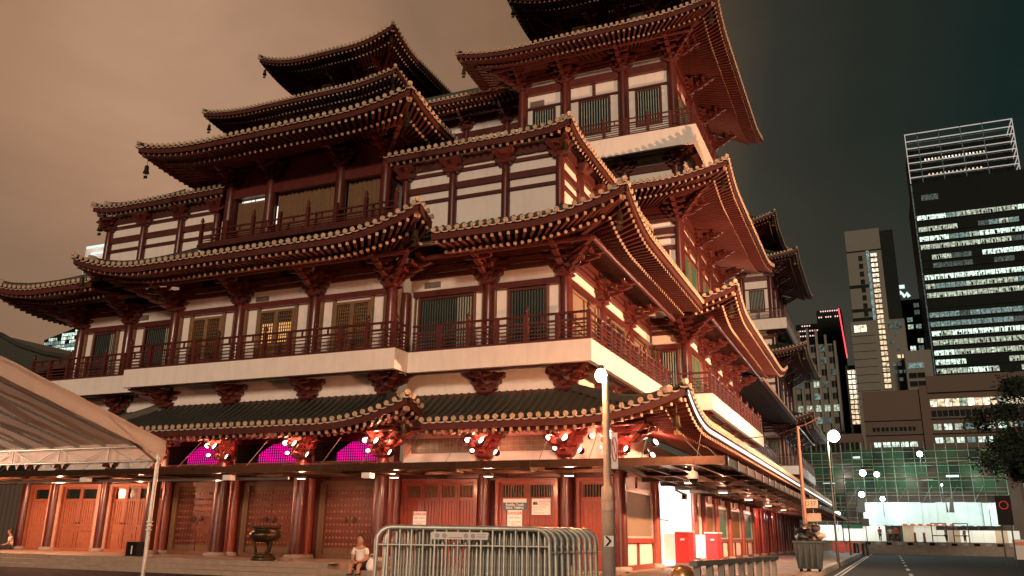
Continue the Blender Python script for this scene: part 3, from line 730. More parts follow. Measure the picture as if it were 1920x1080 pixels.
# ------------------------------------------------------------------ eave 1
z1t, z1e = 6.42, 5.10
for m_ in (0, 1):
    if not m_: roof_panel(Fp, -17.8, XL2, -15.37, -5.62, -.05, 2.43, z1t, z1e, zin=5.35, wall=-.05, sofd=.3)
    else: roof_panel(Fp, mir(XL2), mir(-17.8), mir(-5.62), mir(-15.37), -.05, 2.43, z1t, z1e, zin=5.35, wall=-.05, sofd=.3)
roof_panel(Fc, PORC[0], PORC[3], mir(-15.37), -15.37, -.05, 2.43, z1t, z1e, zin=5.35, wall=-.05, sofd=.3)
roof_panel(Fr((PORC[3], 0), 90), YP, YW, YP-2.43, YW-2.43, -.05, 2.43, z1t, z1e, zin=5.35, wall=-.05, ridge=(0,0), sofd=.3)
roof_panel(Fs1, YW, 104, YW-2.43, 104, XL2-XS+.02, 2.98, z1t, z1e, hip1=False, zin=5.2, wall=-.1, led=True, ridge=(0,0), sofd=.3)
# spotlights on the brackets under the eave
SPOTC = (1, .22, .12)
def spot(F, x, z=4.25, d=.95, e=120):
    """cluster of three small floodlights round a bracket"""
    for k, (dx, dd, dz, r, ax, en) in enumerate(((-.55, .55, .38, .10, F.u*.75+F.n*.45+Vector((0,0,.15)), .7), (.30, 1.0, .30, .135, F.u*-.35+F.n*.75+Vector((0,0,.45)), 1.), (.78, .75, -.12, .115, F.u*-.5+F.n*.7+Vector((0,0,.4)), .8), (-.18, .8, -.05, .085, F.u*.5+F.n*.8+Vector((0,0,.5)), .0))):
        c_ = F.P(x+dx, dd, z+dz); ax = ax.normalized()
        o = MB(); o.lathe(c_, [(r*.4,-.16),(r*1.0,-.10),(r*1.15,.02),(r*.98,.03)], 'black', 10, axis=tuple(ax)); q = o.build('spotlight', T)
        g = MB(); g.lathe(c_, [(r*.95,.031),(r*.6,.05)], 'spot_glow', 12, axis=tuple(ax)); g.build('lens', q)  # glowing ovals, some added to stand in for the brackets' white-hot patches
        if en: light('spot_beam', c_+ax*.12-F.n*.05+Vector((0,0,.05)), e*en, SPOTC, q, .05)
for x in (-13.87, -10.58, -8.9): spot(Fp, x)
for x in PORC[1:]: spot(Fc, x)
spot(Fc, PORC[0]+.1)
spot(Fs1, 30.5)

# ------------------------------------------------------------------ first floor
ZF = dict(l0=10.64, l1=10.89, p1=11.44)
BEAMS2 = [(11.44, 11.63), (11.72, 11.91), (12.0, 12.35)]
def l2_wall(F, s0, s1, lower=True):
    wall(F, s0, s1, 6.3 if lower else 7.3, 12.4)
    if lower: beam(F, s0, s1, -.1, .02, 6.36, 6.52)
    for a, b in BEAMS2: beam(F, s0, s1, -.1, .06, a, b)
def l2_bays(F, cols, kinds, caps=None, first=0, last=0, skip=()):
    for i, s in enumerate(cols):
        cn = first if i == 0 else (last if i == len(cols)-1 else 0)
        if i not in skip:
            column(F, s, 0, 7.9, 10.86, .25)
            bracket(F, s, .03, 10.86, 1.0, 1.6, .95, 4, cn); bracket(F, s, .0, 6.42, .84, 1.05, .78, 3, cn)
    for i in range(len(cols)-1):
        a, b = cols[i]+.22, cols[i+1]-.22
        beam(F, a, b, -.1, .1, ZF['l0'], ZF['l1'], 'red', 'lintel'); k = kinds[i]; w = b-a
        if k[0] == 's':
            p, q = lerp(a, b, k[1]), lerp(a, b, k[2]); win_slat(F, p, q, 8.3, 10.6, cover=k[3] if len(k) > 3 else 1.); jambs(F, (a+.06, p-.03, q+.03, b-.06), 8.0, 10.64)
        elif k[0] == 'l':
            p, q = lerp(a, b, .24), lerp(a, b, .76); lattice_door(F, p, q, 8.0, 10.5, k[1]); jambs(F, (a+.1, p-.07, q+.07, b-.1), 8.0, 10.64, .13)
        elif k[0] == 'b':
            p, q = lerp(a, b, .12), lerp(a, b, .88); win_blind(F, p, q, 8.4, 10.55, k[1], mull=1); jambs(F, (a+.05, b-.05), 8.0, 10.64)
        elif k[0] == 'd':
            p, q = lerp(a, b, .25), lerp(a, b, .78); win_slat(F, p, q, 8.05, 10.6, cover=.25); jambs(F, (a+.08, p-.05, q+.05, b-.08), 8.0, 10.64, .1)
l2_wall(Fp, PAVR[0], PAVR[2]); l2_bays(Fp, PAVR, [('s', .08, .86, .28), ('s', .22, .80, .0)], last=1, skip=(0,))
l2_wall(Fp, PAVL[0], PAVL[2]); l2_bays(Fp, PAVL, [('d',), ('d',)], first=-1, skip=(2,))
l2_wall(Fc, PORC[0], PORC[3]); l2_bays(Fc, PORC, [('l', False), ('l', True), ('l', False)], first=-1, last=1)
vent(Fp, -16.9, -16.15, 11.05, 11.3); vent(Fc, -24.9, -24.2, 10.98, 11.2); vent(Fp, -33.0, -32.3, 11.05, 11.3)
Fcr = Fr((PORC[3], 0), 90); wall(Fcr, YP+.1, YW, 6.3, 12.3, -.3, -.06); column(Fp, -17.6, .15, 7.9, 10.86, .2)
Fcl = Fr((PORC[0], 0), -90); wall(Fcl, -YW, -YP-.1, 6.3, 12.3, -.3, -.06)
SID = [29.48, 33.92, 38.36, 42.8]
l2_wall(Fs2, 29.6, 42.8); l2_bays(Fs2, SID, [('b', 'vent'), ('b', 'glass'), ('b', 'vent')], skip=(0, 3))
purlin(Fp, -16.0, -9.0, 1.6, 11.78); purlin(Fc, PORC[0]-1.6, PORC[3]+1.6, 1.6, 11.78); purlin(Fs2, 27.9, 41.2, 1.6, 11.78); purlin(Fp, mir(-9.0), mir(-16), 1.6, 11.78)
B0, B1 = 7.2, 8.0
balcony(Fp, -16.63, -9.13, 1.44, B0, B1, ends=(0,1), floor1=.0)
balcony(Fc, mir(-16.63), -16.63, 1.45, B0, B1)
balcony(Fp, mir(-9.13), mir(-16.63), 1.44, B0, B1, ends=(1,0))
balcony(Fr((PORC[3], 0), 90), 27.04, 28.04, 1.17, B0, B1, cut0=.2, ends=(0,0), floor0=.2)
balcony(Fs2, 28.04, 41.36, 1.45, B0, B1, cut0=.2, ends=(0,0), floor0=1.4)
# ------------------------------------------------------------------ eave 2
z2t, z2e = 13.8, 12.08; D2 = 3.36; T2 = -.4
roof_panel(Fp, -17.8, XL2+T2, PORC[3]+D2-.33, XL2+D2, T2, D2, z2t, z2e, zin=12.35)
roof_panel(Fp, mir(XL2+T2), mir(-17.8), mir(XL2+D2), mir(PORC[3]+D2-.33), T2, D2, z2t, z2e, zin=12.35)
roof_panel(Fc, PORC[0]-T2, PORC[3]+T2, mir(-14.77), -14.77, T2, D2, z2t, z2e, zin=12.35)
roof_panel(Fr((PORC[3], 0), 90), YP-T2, YW-T2, YP-D2, YW-D2, T2, 3.03, z2t, z2e, zin=12.35, ridge=(0,0))
roof_panel(Fs2, YW-T2, YWG, YW-D2, YWG-3.1, T2, D2, z2t, z2e, zin=12.35, ridge=(0,0))
roof_panel(Fr((mir(XL2), 0), -90), -36, -YW+T2, -36, -YW+D2, T2, D2, z2t, z2e, hip0=False, zin=12.35, ridge=(0,0))
roof_panel(Fr((mir(-17.8), 0), -90), -YW+T2, -YP+T2, -YW+D2, -YP+D2, T2, 3.03, z2t, z2e, zin=12.35, ridge=(0,0))

# ------------------------------------------------------------------ second floor: white panelled boxes over the corner pavilions
YB, XB = 29.87, -10.97
def white_box(F, cols, first, last):
    wall(F, cols[0], cols[-1], 13.2, 17.2)
    for a, b in ((16.62, 16.98), (16.32, 16.45), (15.56, 15.83), (15.05, 15.18)): beam(F, cols[0], cols[-1], -.1, .05 if b-a > .2 else .02, a, b)
    for i, s in enumerate(cols):
        column(F, s, 0, 13.2, 16.25, .19)
        cn = first if i == 0 else (last if i == len(cols)-1 else 0)
        bracket(F, s, .0, 16.22, .56, .4, .42, 2, cn)
Fb = Fr((0, YB)); Fbs = Fr((XB, 0), 90)
BX = [-18.24, -15.9, -13.4, XB]
white_box(Fb, BX, 0, 1); white_box(Fb, [mir(x) for x in reversed(BX)], -1, 0)
SY = [YB, 32.4, 34.9, 37.4, 39.9, 42.4]
wall(Fbs, YB+.1, 42.8, 13.2, 17.2)
for a, b in ((16.62, 16.98), (16.32, 16.45), (15.56, 15.83), (15.05, 15.18)): beam(Fbs, YB+.19, 42.8, -.1, .05 if b-a > .2 else .02, a, b)
for y in SY[1:]: column(Fbs, y, 0, 13.2, 16.25, .19); bracket(Fbs, y, 0, 16.22, .56, .4, .42, 2, 0)
zb_t, zb_e = 18.9, 17.28
roof_panel(Fb, -18.95, XB-2.4, -18.95, XB+.66, -2.4, .66, zb_t, zb_e, lift=.22, lc=2.0, hip0=False, zin=17.05, wall=0, lower=False)
roof_panel(Fbs, YB+2.4, 42.8, YB-.66, 42.8, -2.4, .66, zb_t, zb_e, lift=.22, lc=2.0, hip1=False, zin=17.05, wall=0, lower=False, ridge=(0,0))
roof_panel(Fb, mir(XB-2.4), mir(-18.95), mir(XB+.66), mir(-18.95), -2.4, .66, zb_t, zb_e, lift=.22, lc=2.0, hip1=False, zin=17.05, wall=0, lower=False)
mb = MB(); mb.box(W, -18.9, XB-2.3, YB+2.3, 42.8, 18.5, 18.85, 'tile'); mb.build('flat_roof', T)
mb = MB(); mb.box(W, mir(XB-2.3), mir(-18.9), YB+2.3, 42.8, 18.5, 18.85, 'tile'); mb.build('flat_roof', T)

# ------------------------------------------------------------------ second floor porch with curtains
Y3 = 29.65; F3 = Fr((0, Y3)); C3 = [CX-4.43, CX-2.0, CX+2.0, CX+4.43]
wall(F3, C3[0], C3[3], 16.7, 19.0, -.3, -.1, 'redbeam', 'upper_wall')
wall(F3, C3[0], C3[3], 13.6, 14.55, -.3, -.1, 'redbeam', 'upper_wall')
beam(F3, C3[0], C3[3], -.1, .1, 16.71, 17.17, 'red', 'lintel')
for i, x in enumerate(C3):
    column(F3, x, 0, 13.9, 17.38, .27); bracket(F3, x, .03, 17.38, .85, 1.5, .9, 4, 1 if i == 3 else (-1 if i == 0 else 0))
random.seed(3)
for i in range(3):
    a, b = C3[i]+.25, C3[i+1]-.25
    cu = MB(); n = int((b-a)/.045); prev = None
    for j in range(n+1):
        s = lerp(a, b, j/n); d = -.28+.045*math.sin(j*1.15)+.02*math.sin(j*.37+i)
        c = [F3.P(s, d, 14.45), F3.P(s, d, 16.71)]
        if prev: cu.add(prev+c, [(0,2,3,1)], 'curtain', True)
        prev = c
    cu.build('curtain', T)
g = MB(); g.box(F3, C3[0]+.5, C3[1]-.35, -.25, -.235, 16.58, 16.66, 'leak'); g.box(F3, C3[1]+.28, C3[1]+.33, -.22, -.2, 15.2, 16.1, 'leak'); g.build('light_gap', T)
o3 = MB(); o3.box(F3, C3[0]-1.1, C3[3]+1.1, -.1, .75, 14.1, 14.32, 'redbeam'); o3 = o3.build('balcony', T)
railing(o3, F3, C3[0]-1.0, C3[3]+1.0, .65, 14.3, pitch=1.55, bars=2, h=.72)
for sx in (1, -1):
    Fz = Fr((C3[3] if sx > 0 else C3[0], 0), 90 if sx > 0 else -90)
    if sx > 0: wall(Fz, Y3, 41, 13.6, 18.6, -.3, -.05, 'redbeam', 'upper_wall'); wall(Fz, Y3+.4, 31.2, 14.3, 16.7, -.05, -.02)
    else: wall(Fz, -41, -Y3, 13.6, 18.6, -.3, -.05, 'redbeam', 'upper_wall')
purlin(F3, C3[0]-1.5, C3[3]+1.5, 1.5, 18.2)
X3, D3 = CX+7.4, 3.2
roof_panel(F3, C3[0]+3.2, C3[3]-3.2, mir(X3), X3, -4, D3, 21.4, 18.22, lift=.45, lc=4.0, zin=18.5, wall=0)
roof_panel(Fr((C3[3], 0), 90), Y3+4, 41, Y3-D3, 41, -3.2, 2.97, 21.4, 18.22, lift=.45, lc=4.0, hip1=False, zin=18.5, wall=0, ridge=(0,0))
roof_panel(Fr((C3[0], 0), -90), -41, -Y3-4, -41, -Y3+D3, -3.2, 2.97, 21.4, 18.22, lift=.45, lc=4.0, hip0=False, zin=18.5, wall=0, ridge=(0,0))

# ------------------------------------------------------------------ towers (front pair and the rear one)
def tower(cx, y0, sgn, full=True):
    """sgn +1: outer side faces +x"""
    hw = 4.68; fy = y0+.2; yb = fy+12.7
    fx = lambda v: cx+v*sgn
    def FX(x): return Fr((cx+x*sgn, 0), 90 if sgn > 0 else -90)
    ys = lambda a, b: (a, b) if sgn > 0 else (-b, -a)
    Ff = Fr((0, fy)); Fo = FX(hw)
    ends = lambda: (0, 1) if sgn > 0 else (-1, 0)
    cols = sorted(fx(v) for v in (-4.7, -1.88, 1.73, 4.68))
    # storey below the balcony (second floor of the wing)
    F3f = Fr((0, y0+.15)); F3o = FX(hw+.05)
    wall(F3f, cx-4.7, cx+4.7, 12.4, 22.0); wall(F3o, *ys(y0+.3, yb), 12.4, 22.0)
    for a, b in ((17.9, 18.08), (18.17, 18.34), (18.43, 18.8), (17.2, 17.55), (16.95, 17.03), (16.28, 16.5)):
        beam(F3f, cx-4.7, cx+4.7, -.1, .05, a, b); beam(F3o, *ys(y0+.4, yb), -.1, .05, a, b)
    yc = [y0+.15, y0+4.9, y0+8.7, y0+12.7]
    outer = fx(4.7)
    column(F3f, outer, 0, 12.6, 17.75, .26); bracket(F3f, outer, .03, 17.75, .98, 1.5, .92, 4, sgn)
    for y in yc[1:]:
        s = y*sgn; column(F3o, s, 0, 12.6, 17.75, .24); bracket(F3o, s, .03, 17.75, .98, 1.5, .92, 4, 0)
    if full:
        bracket(F3f, fx(1.7), .03, 17.75, .98, 1.5, .92, 4, 0); column(F3f, fx(1.7), 0, 12.6, 17.75, .24)
        a, b = sorted((fx(2.3), fx(4.1))); win_slat(F3f, a, b, 14.0, 16.3)
    for i in range(3):
        a, b = ys(yc[i]+.45, yc[i+1]-.45); m = (a+b)/2
        for p, q in ((a, m-.1), (m+.1, b)): win_blind(F3o, p, q, 14.0, 16.28)
        beam(F3o, m-.07, m+.07, -.1, .03, 16.5, 17.2, 'doorwood', 'mullion')
    ze3 = 19.05
    pl_, pr_ = (cx-4.7-2.9, cx+4.7+3.2) if sgn > 0 else (cx-4.7-3.2, cx+4.7+2.9)
    roof_panel(F3f, cx-4.3, cx+4.3, pl_, pr_, -.4, 3.1, 20.6, ze3, lift=.55, zin=18.85)
    a, b = ys(y0+.55, yb-.4); c, d = ys(y0+.15-3.1, yb+3.0)
    roof_panel(F3o, a, b, c, d, -.4, 3.15, 20.6, ze3, lift=.55, zin=18.85, ridge=(0,0))
    # balcony storey
    wall(Ff, cx-hw, cx+hw, 20.2, 29.2, -.35); wall(Fo, *ys(fy+.2, yb), 20.2, 29.2, -.35); wall(FX(-hw), *ys(fy+.2, yb), 20.2, 29.2, .1, .35)
    for a, b in ((21.0, 21.4),): beam(Ff, cx-hw, cx+hw, -.1, .04, a, b)
    for a, b in ((28.25, 28.45), (28.53, 28.7), (28.78, 29.1), (26.4, 26.5)):
        beam(Ff, cx-hw, cx+hw, -.1, .05, a, b); beam(Fo, *ys(fy+.2, yb), -.1, .05, a, b)
    e0, e1 = ends()
    for i, x in enumerate(cols):
        column(Ff, x, 0, 20.3, 27.66, .27)
        cn = 1 if i == 3 else (-1 if i == 0 else 0)
        bracket(Ff, x, .03, 27.66, 1.0, 1.5, .95, 4, cn); bracket(Ff, x, 0, 21.05, .72, 1.0, .75, 3, cn)
    for i in range(3):
        a, b = cols[i]+.24, cols[i+1]-.24; beam(Ff, a, b, -.1, .1, 27.35, 27.85, 'red', 'lintel')
        p, q = lerp(a, b, .19), lerp(a, b, .82); win_slat(Ff, p, q, 24.0, 26.32, pitch=.15); jambs(Ff, (a+.05, b-.05), 22.8, 27.35, .07, 'redbeam')
        if i == 1: beam(Ff, (a+b)/2-.09, (a+b)/2+.09, -.1, .03, 26.5, 27.35, 'redbeam', 'mullion')
        if i == (0 if sgn > 0 else 2): vent(Ff, lerp(a, b, .1), lerp(a, b, .5), 26.5, 26.95)
    yv = [fy, fy+4.25, fy+8.5, yb]
    for y in yv[1:]:
        s = y*sgn; column(Fo, s, 0, 20.3, 27.66, .27); bracket(Fo, s, .03, 27.66, 1.0, 1.5, .95, 4, 0); bracket(Fo, s, 0, 21.05, .72, 1.0, .75, 3, 0)
    for i in range(3):
        a, b = ys(yv[i]+.3, yv[i+1]-.3); beam(Fo, a, b, -.1, .1, 27.35, 27.85, 'red', 'lintel'); m = (a+b)/2
        for p, q in ((a+.1, m-.08), (m+.08, b-.1)): win_blind(Fo, p, q, 23.6, 26.35)
        beam(Fo, m-.07, m+.07, -.1, .03, 26.5, 27.35, 'doorwood', 'mullion')
    vent(Ff, *sorted((fx(2.6), fx(3.7))), 21.5, 21.75)
    lo, hi = sorted((fx(-4.3), fx(hw+1.45)))
    balcony(Ff, lo, hi, 1.45, 21.7, 22.8, ends=(0, 1) if sgn > 0 else (1, 0))
    a, b = ys(fy-1.45, yb+1.0); balcony(Fo, a, b, 1.45, 21.7, 22.8, cut0=.2 if sgn > 0 else 0, cut1=0 if sgn > 0 else .2, ends=(0, 1) if sgn > 0 else (1, 0), floor0=1.4 if sgn > 0 else 0, floor1=0 if sgn > 0 else 1.4)
    purlin(Ff, cx-hw-1.5, cx+hw+1.5, 1.5, 28.6)
    ze4 = 28.95
    roof_panel(Ff, cx-hw+2.2, cx+hw-2.2, cx-hw-3.1, cx+hw+3.1, -2.2, 3.0, 31.6, ze4, lift=.45, zin=29.1, wall=0)
    a, b = ys(fy+2.2, yb-2.2); c, d = ys(fy-3.0, yb+3.0)
    roof_panel(Fo, a, b, c, d, -2.2, 3.1, 31.6, ze4, lift=.45, zin=29.1, wall=0, ridge=(0,0))
    Fi = Fr((cx-hw*sgn, 0), -90 if sgn > 0 else 90); a, b = (-(yb-2.2), -(fy+2.2)) if sgn > 0 else (fy+2.2, yb-2.2); c, d = (-(yb+3), -(fy-3)) if sgn > 0 else (fy-3, yb+3)
    roof_panel(Fi, a, b, c, d, -2.2, 3.1, 31.6, ze4, lift=.45, zin=29.1, wall=0, ridge=(0,0), rafters=full)
    # top lantern
    F5 = Fr((0, y0+2.98)); h5 = 2.94; yb5 = y0+2.98+6.6
    mb = MB(); mb.box(W, cx-h5, cx+h5, y0+3.1, yb5, 30.4, 34.1, 'redbeam'); mb.build('lantern_wall', T)
    for v in (-1.93, 1.93):
        mb = MB(); mb.box(F5, cx+v-.5, cx+v+.5, -.1, -.02, 32.55, 33.5, 'plaster'); mb.build('wall_panel', T)
    for i, v in enumerate((-h5, -1, 1, h5)):
        column(F5, cx+v, 0, 30.4, 33.1, .22); bracket(F5, cx+v, .03, 33.1, .75, 1.5, .7, 3, 1 if i == 3 else (-1 if i == 0 else 0))
    roof_panel(F5, cx-.6, cx+.6, cx-5.69, cx+5.69, -3.2, 3.17, 37.6, 33.95, lift=.8, lc=4.0, zin=34.0, wall=0)
    for r in ((90, -90) if full else (90,)):
        Fz = Fr((cx+(h5 if r > 0 else -h5), 0), r); a, b = (y0+2.98+3.1, yb5-3.1) if r > 0 else (-(yb5-3.1), -(y0+2.98+3.1)); c, d = (y0+2.98-3.17, yb5+3.17) if r > 0 else (-(yb5+3.17), -(y0+2.98-3.17))
        roof_panel(Fz, a, b, c, d, -2.34, 2.75, 37.6, 33.95, lift=.8, lc=4.0, zin=34.0, wall=0, ridge=(0,0))
tower(-13.63, 43.0, 1); tower(mir(-13.63), 43.0, -1)
tower(-13.63, 88.0, 1, full=False)

# first floor of the side wings, eave 2 round them
def wing(y0):
    y1 = y0+15.8; Ff = Fr((0, y0))
    l2_wall(Ff, XL2, XW); l2_bays(Ff, [XL2-.1, XW], [('s', .2, .85)], last=1, skip=(0,))
    l2_wall(Fw, y0+.1, y1); cols = [y0+i*3.95 for i in range(5)]
    l2_bays(Fw, cols, [('b', 'blind'), ('b', 'vent'), ('b', 'blind'), ('b', 'vent')], skip=(0,))
    balcony(Ff, -9.13, -7.3, 1.45, B0, B1, ends=(0,1), cut0=.02)
    balcony(Fw, y0-1.45, y1+1.45, 1.45, B0, B1, cut0=.2, ends=(0,1), floor0=1.4)
    roof_panel(Ff, XL2, XW+T2, XL2+3.36, XW+3.1, T2, 3.1, z2t, z2e, zin=12.35)
    roof_panel(Fw, y0-T2, y1+T2, y0-3.1, y1+3.1, T2, 3.1, z2t, z2e, zin=12.35, ridge=(0,0))
    purlin(Fw, y0-1.5, y1+1.5, 1.6, 11.78)
wing(YWG); wing(YWG+45)
l2_wall(Fs2, YWG+15.8, YWG+45); balcony(Fs2, YWG+16, YWG+44, 1.45, B0, B1, ends=(0,0))
roof_panel(Fs2, YWG+15.8, YWG+45, YWG+15.8, YWG+45, T2, D2, z2t, z2e, hip0=False, hip1=False, zin=12.35, rafters=False)
# link hall between the two front towers
FL = Fr((0, 46.0)); wall(FL, -29.2, -18.0, 18, 29)
for a, b in ((27.9, 28.1), (28.2, 28.4), (26.9, 27.3)): beam(FL, -29.2, -18.0, -.1, .05, a, b)
for x in (-27, -23.6, -20.6): column(FL, x, 0, 18, 27.4, .25); bracket(FL, x, .03, 27.4, .85, 1.3, .8, 3, 0)
roof_panel(FL, -30, -17, -30, -17, -2.5, 2.4, 31.7, 28.6, hip0=False, hip1=False, zin=28.7, wall=0)
mb = MB(); mb.box(W, -30, -17, 48.3, 48.9, 31.5, 32.0, 'tile'); mb.build('ridge', T)
# left flank, plain (seen edge-on)
mb = MB(); mb.box(W, mir(XL2), mir(XL2)+.25, YW+.1, 44, 6.3, 12.4, 'plaster'); mb.build('plaster_wall', T)

# tile ends: the 300 largest in the picture are pieces of their own
DISCS.sort(key=lambda t: t[0])
for d_, o, M in DISCS[:300]: put('tile_end', DISC, o, M=M)
rest = {}
for d_, o, M in DISCS[300:]: rest.setdefault(o.name, (o, []))[1].append(M)
dv = [v.co.copy() for v in DISC.vertices]; df = [tuple(p.vertices) for p in DISC.polygons]
for o, ms in rest.values():
    mb = MB()
    for M in ms: mb.add([M @ v for v in dv], df, 'cream', True)
    mb.build('tile_ends', o, 'stuff')
# ------------------------------------------------------------------ ground, road, pavement
mb = MB(); n_ = 24
mb.quad((-900,-400,GZ), (900,-400,GZ), (900,1500,GZ), (-900,1500,GZ), 'asphalt'); g = mb.build('road'); g['kind'] = 'structure'
mb = MB(); mb.box(W, XS+.2, -3.0, 16, 112, GZ, .0, 'paving'); g = mb.build('pavement'); g['kind'] = 'structure'
mb = MB(); mb.box(W, -3.0, -2.75, 15.75, 112, GZ, .012, 'concrete'); kb = mb.build('kerb', g)
for i in range(22):
    for j in range(4):
        mb = MB(); x = XS+.3+j*1.28; y = 28+i*1.3; mb.box(W, x, x+1.26, y, y+1.28, -.004, .012+.004*((i*7+j*3) % 3), 'paving'); mb.build('paving_slab', g)
mk = MB()
for i in range(9): mk.quad((.6, 34+i*8, GZ+.004), (.75, 34+i*8, GZ+.004), (.75, 37+i*8, GZ+.004), (.6, 37+i*8, GZ+.004), 'paint')
mk.quad((-2.35, 20, GZ+.004), (-2.25, 20, GZ+.004), (-2.25, 110, GZ+.004), (-2.35, 110, GZ+.004), 'paint')
mk.quad((-2.15, 20, GZ+.004), (-2.05, 20, GZ+.004), (-2.05, 110, GZ+.004), (-2.15, 110, GZ+.004), 'paint')
mk = mk.build('road_marking'); mk['kind'] = 'structure'
# traffic island the barriers stand on
mb = MB(); mb.box(W, -12, -1.5, 6.5, 12.5, GZ, .02, 'paving'); g = mb.build('traffic_island'); g['kind'] = 'structure'

# ------------------------------------------------------------------ lamps
def street_lamp(x, y, h, label, e, col, lk='lamp_warm', arm=(1.2, 0), gz=GZ, r=.06, head=.16, group='street lamps', rad=.16, aim=None):
    t = thing('street_lamp', label, 'street lamp', (x, y, gz), group)
    mb = MB(); mb.lathe((x, y, gz), [(r*1.9,0),(r*1.9,.1),(r*1.3,.3),(r*1.15,1.2),(r,1.25),(r*.7,h-gz)], 'darkmetal', 10); mb.build('pole', t)
    hx, hy = x+arm[0], y+arm[1]; a = MB()
    a.path([(x,y,h-.05), (lerp(x,hx,.35), lerp(y,hy,.35), h+.18), (lerp(x,hx,.75), lerp(y,hy,.75), h+.22), (hx,hy,h+.16)], r*.5, 'darkmetal', 6); a.build('arm', t)
    b = MB(); b.lathe((hx, hy, h+.04), [(.05,.2+head*.8),(.12,.1+head*.8),(head*.5,head*.76)], 'darkmetal', 12); hd = b.build('lamp_head', t)
    b = MB(); b.lathe((hx, hy, h-.05), [(head*math.sin(R(a_)), -head*math.cos(R(a_))) for a_ in (8,30,55,80,105,130,150)], lk, 14); b.build('lamp_globe', hd)
    lo_ = light('lamp_light', (hx, hy, h-.3-head), e, col, t, rad, 'SPOT' if aim else 'POINT')
    if aim:                                    # flood head turned to the temple
        lo_.data.spot_size = R(118); lo_.data.spot_blend = .6; lo_.rotation_euler = (Vector((hx, hy, h-.3-head))-Vector(aim)).to_track_quat('Z', 'Y').to_euler()
    return t
SODIUM_ = (1, .46, .24); LOWLAMP = (1, .34, .18)
# out of frame: added lamps standing in for city light on the temple's front
street_lamp(-46, -6, 6.5, 'added lamp standing in for city light, left one of three behind the viewer', 1500, LOWLAMP, rad=.5, group='added lamps behind the viewer')
street_lamp(-19, -9, 6.5, 'added lamp standing in for city light, middle one of three behind the viewer', 1500, LOWLAMP, rad=.5, group='added lamps behind the viewer')
street_lamp(6, -12, 6.5, 'added lamp standing in for city light, right one of three behind the viewer', 1500, LOWLAMP, rad=.5, group='added lamps behind the viewer')
# side street: first two are added floodlights, unseen, to brighten the side facade
street_lamp(5.9, 31, 6.6, 'added floodlight on a pole out of frame, lighting the temple side, the one closest to the corner', 30000, SODIUM_, arm=(-.9,0), aim=(-9, 36, 10), group='lamps of the side street')
street_lamp(9.0, 46, 6.6, 'added floodlight on a pole out of frame, lighting the temple side, second from the corner', 26000, SODIUM_, arm=(-.9,0), aim=(-8.6, 50, 14), group='lamps of the side street')
street_lamp(-2.75, 51.4, 6.9, 'street lamp with large glowing globe rising above the temple canopy edge', 2600, (1,.72,.48), 'lamp_white', arm=(.35,0), group='lamps of the side street', head=.33)
street_lamp(-3.3, 82.2, 7.0, 'street lamp with bent arm in front of the green scaffold, nearer of two', 700, (1,.85,.7), 'lamp_white', arm=(1.6,0), group='lamps of the side street', head=.27)
street_lamp(-4.6, 100, 6.0, 'street lamp with bent arm in front of the green scaffold, farther of two', 500, (1,.9,.8), 'lamp_white', arm=(2.2,0), group='lamps of the side street', head=.3)

# lamp post at the temple corner, with plates
lx, ly = -6.02, 19.6
t = thing('street_lamp', 'thick pale lamp post with round plate and chevron plate beside the barriers', 'street lamp', (lx, ly, GZ))
mb = MB(); mb.lathe((lx, ly, GZ), [(.16,0),(.155,.9),(.15,2.55),(.09,2.62),(.08,5.22)], 'concrete', 14); po = mb.build('pole', t)
for z in (1.05, 1.75, 2.0): b = MB(); b.lathe((lx, ly, z), [(.158,0),(.158,.03)], 'greymetal', 14); b.build('strap', po)
b = MB(); b.lathe((lx-.10, ly-.05, 5.12), [(.05,.12),(.07,.08),(.09,.0)], 'greymetal', 12); b.bar((lx,ly,5.2), (lx-.1,ly-.05,5.22), .05, .05, 'greymetal'); hd = b.build('lamp_head', t)
b = MB(); b.lathe((lx-.10, ly-.05, 4.96), [(.02,-.13),(.08,-.11),(.13,-.04),(.14,.03),(.12,.1),(.08,.15)], 'lamp_sodium', 14); b.build('lamp_globe', hd)
v = Vector((lx, ly, 0)).normalized(); rt = Vector((v.y, -v.x, 0))
Fl = Fr((lx, ly), 0); Fl.u = rt; Fl.n = -v
b = MB(); b.box(Fl, .1, .26, -.02, .0, 2.75, 3.6, 'white'); sg = b.build('plate', t); sg['label'] = 'white plate with red prohibition ring on the post'
b = MB(); b.path([Fl.P(.18+math.cos(w_)*.06, .012, 3.2+math.sin(w_)*.28) for w_ in [R(x) for x in range(0, 361, 20)]], .012, 'signred', 5); b.bar(Fl.P(.145, .012, 3.4), Fl.P(.215, .012, 3.0), .012, .02, 'signred'); b.build('ring', sg)
b = MB(); b.box(Fl, -.24, -.15, -.02, .0, 3.1, 3.55, 'white'); b.build('plate', t)
b = MB(); b.box(Fl, -.10, .12, .15, .165, .98, 1.22, 'white'); cv = b.build('chevron_plate', t)
b = MB(); b.prism([Fl.P(x, .166, z) for x, z in ((-.08,1.21),(-.02,1.21),(.08,1.1),(-.02,.99),(-.08,.99),(.02,1.1))], Fl.n*.004, 'black'); b.build('chevron', cv)
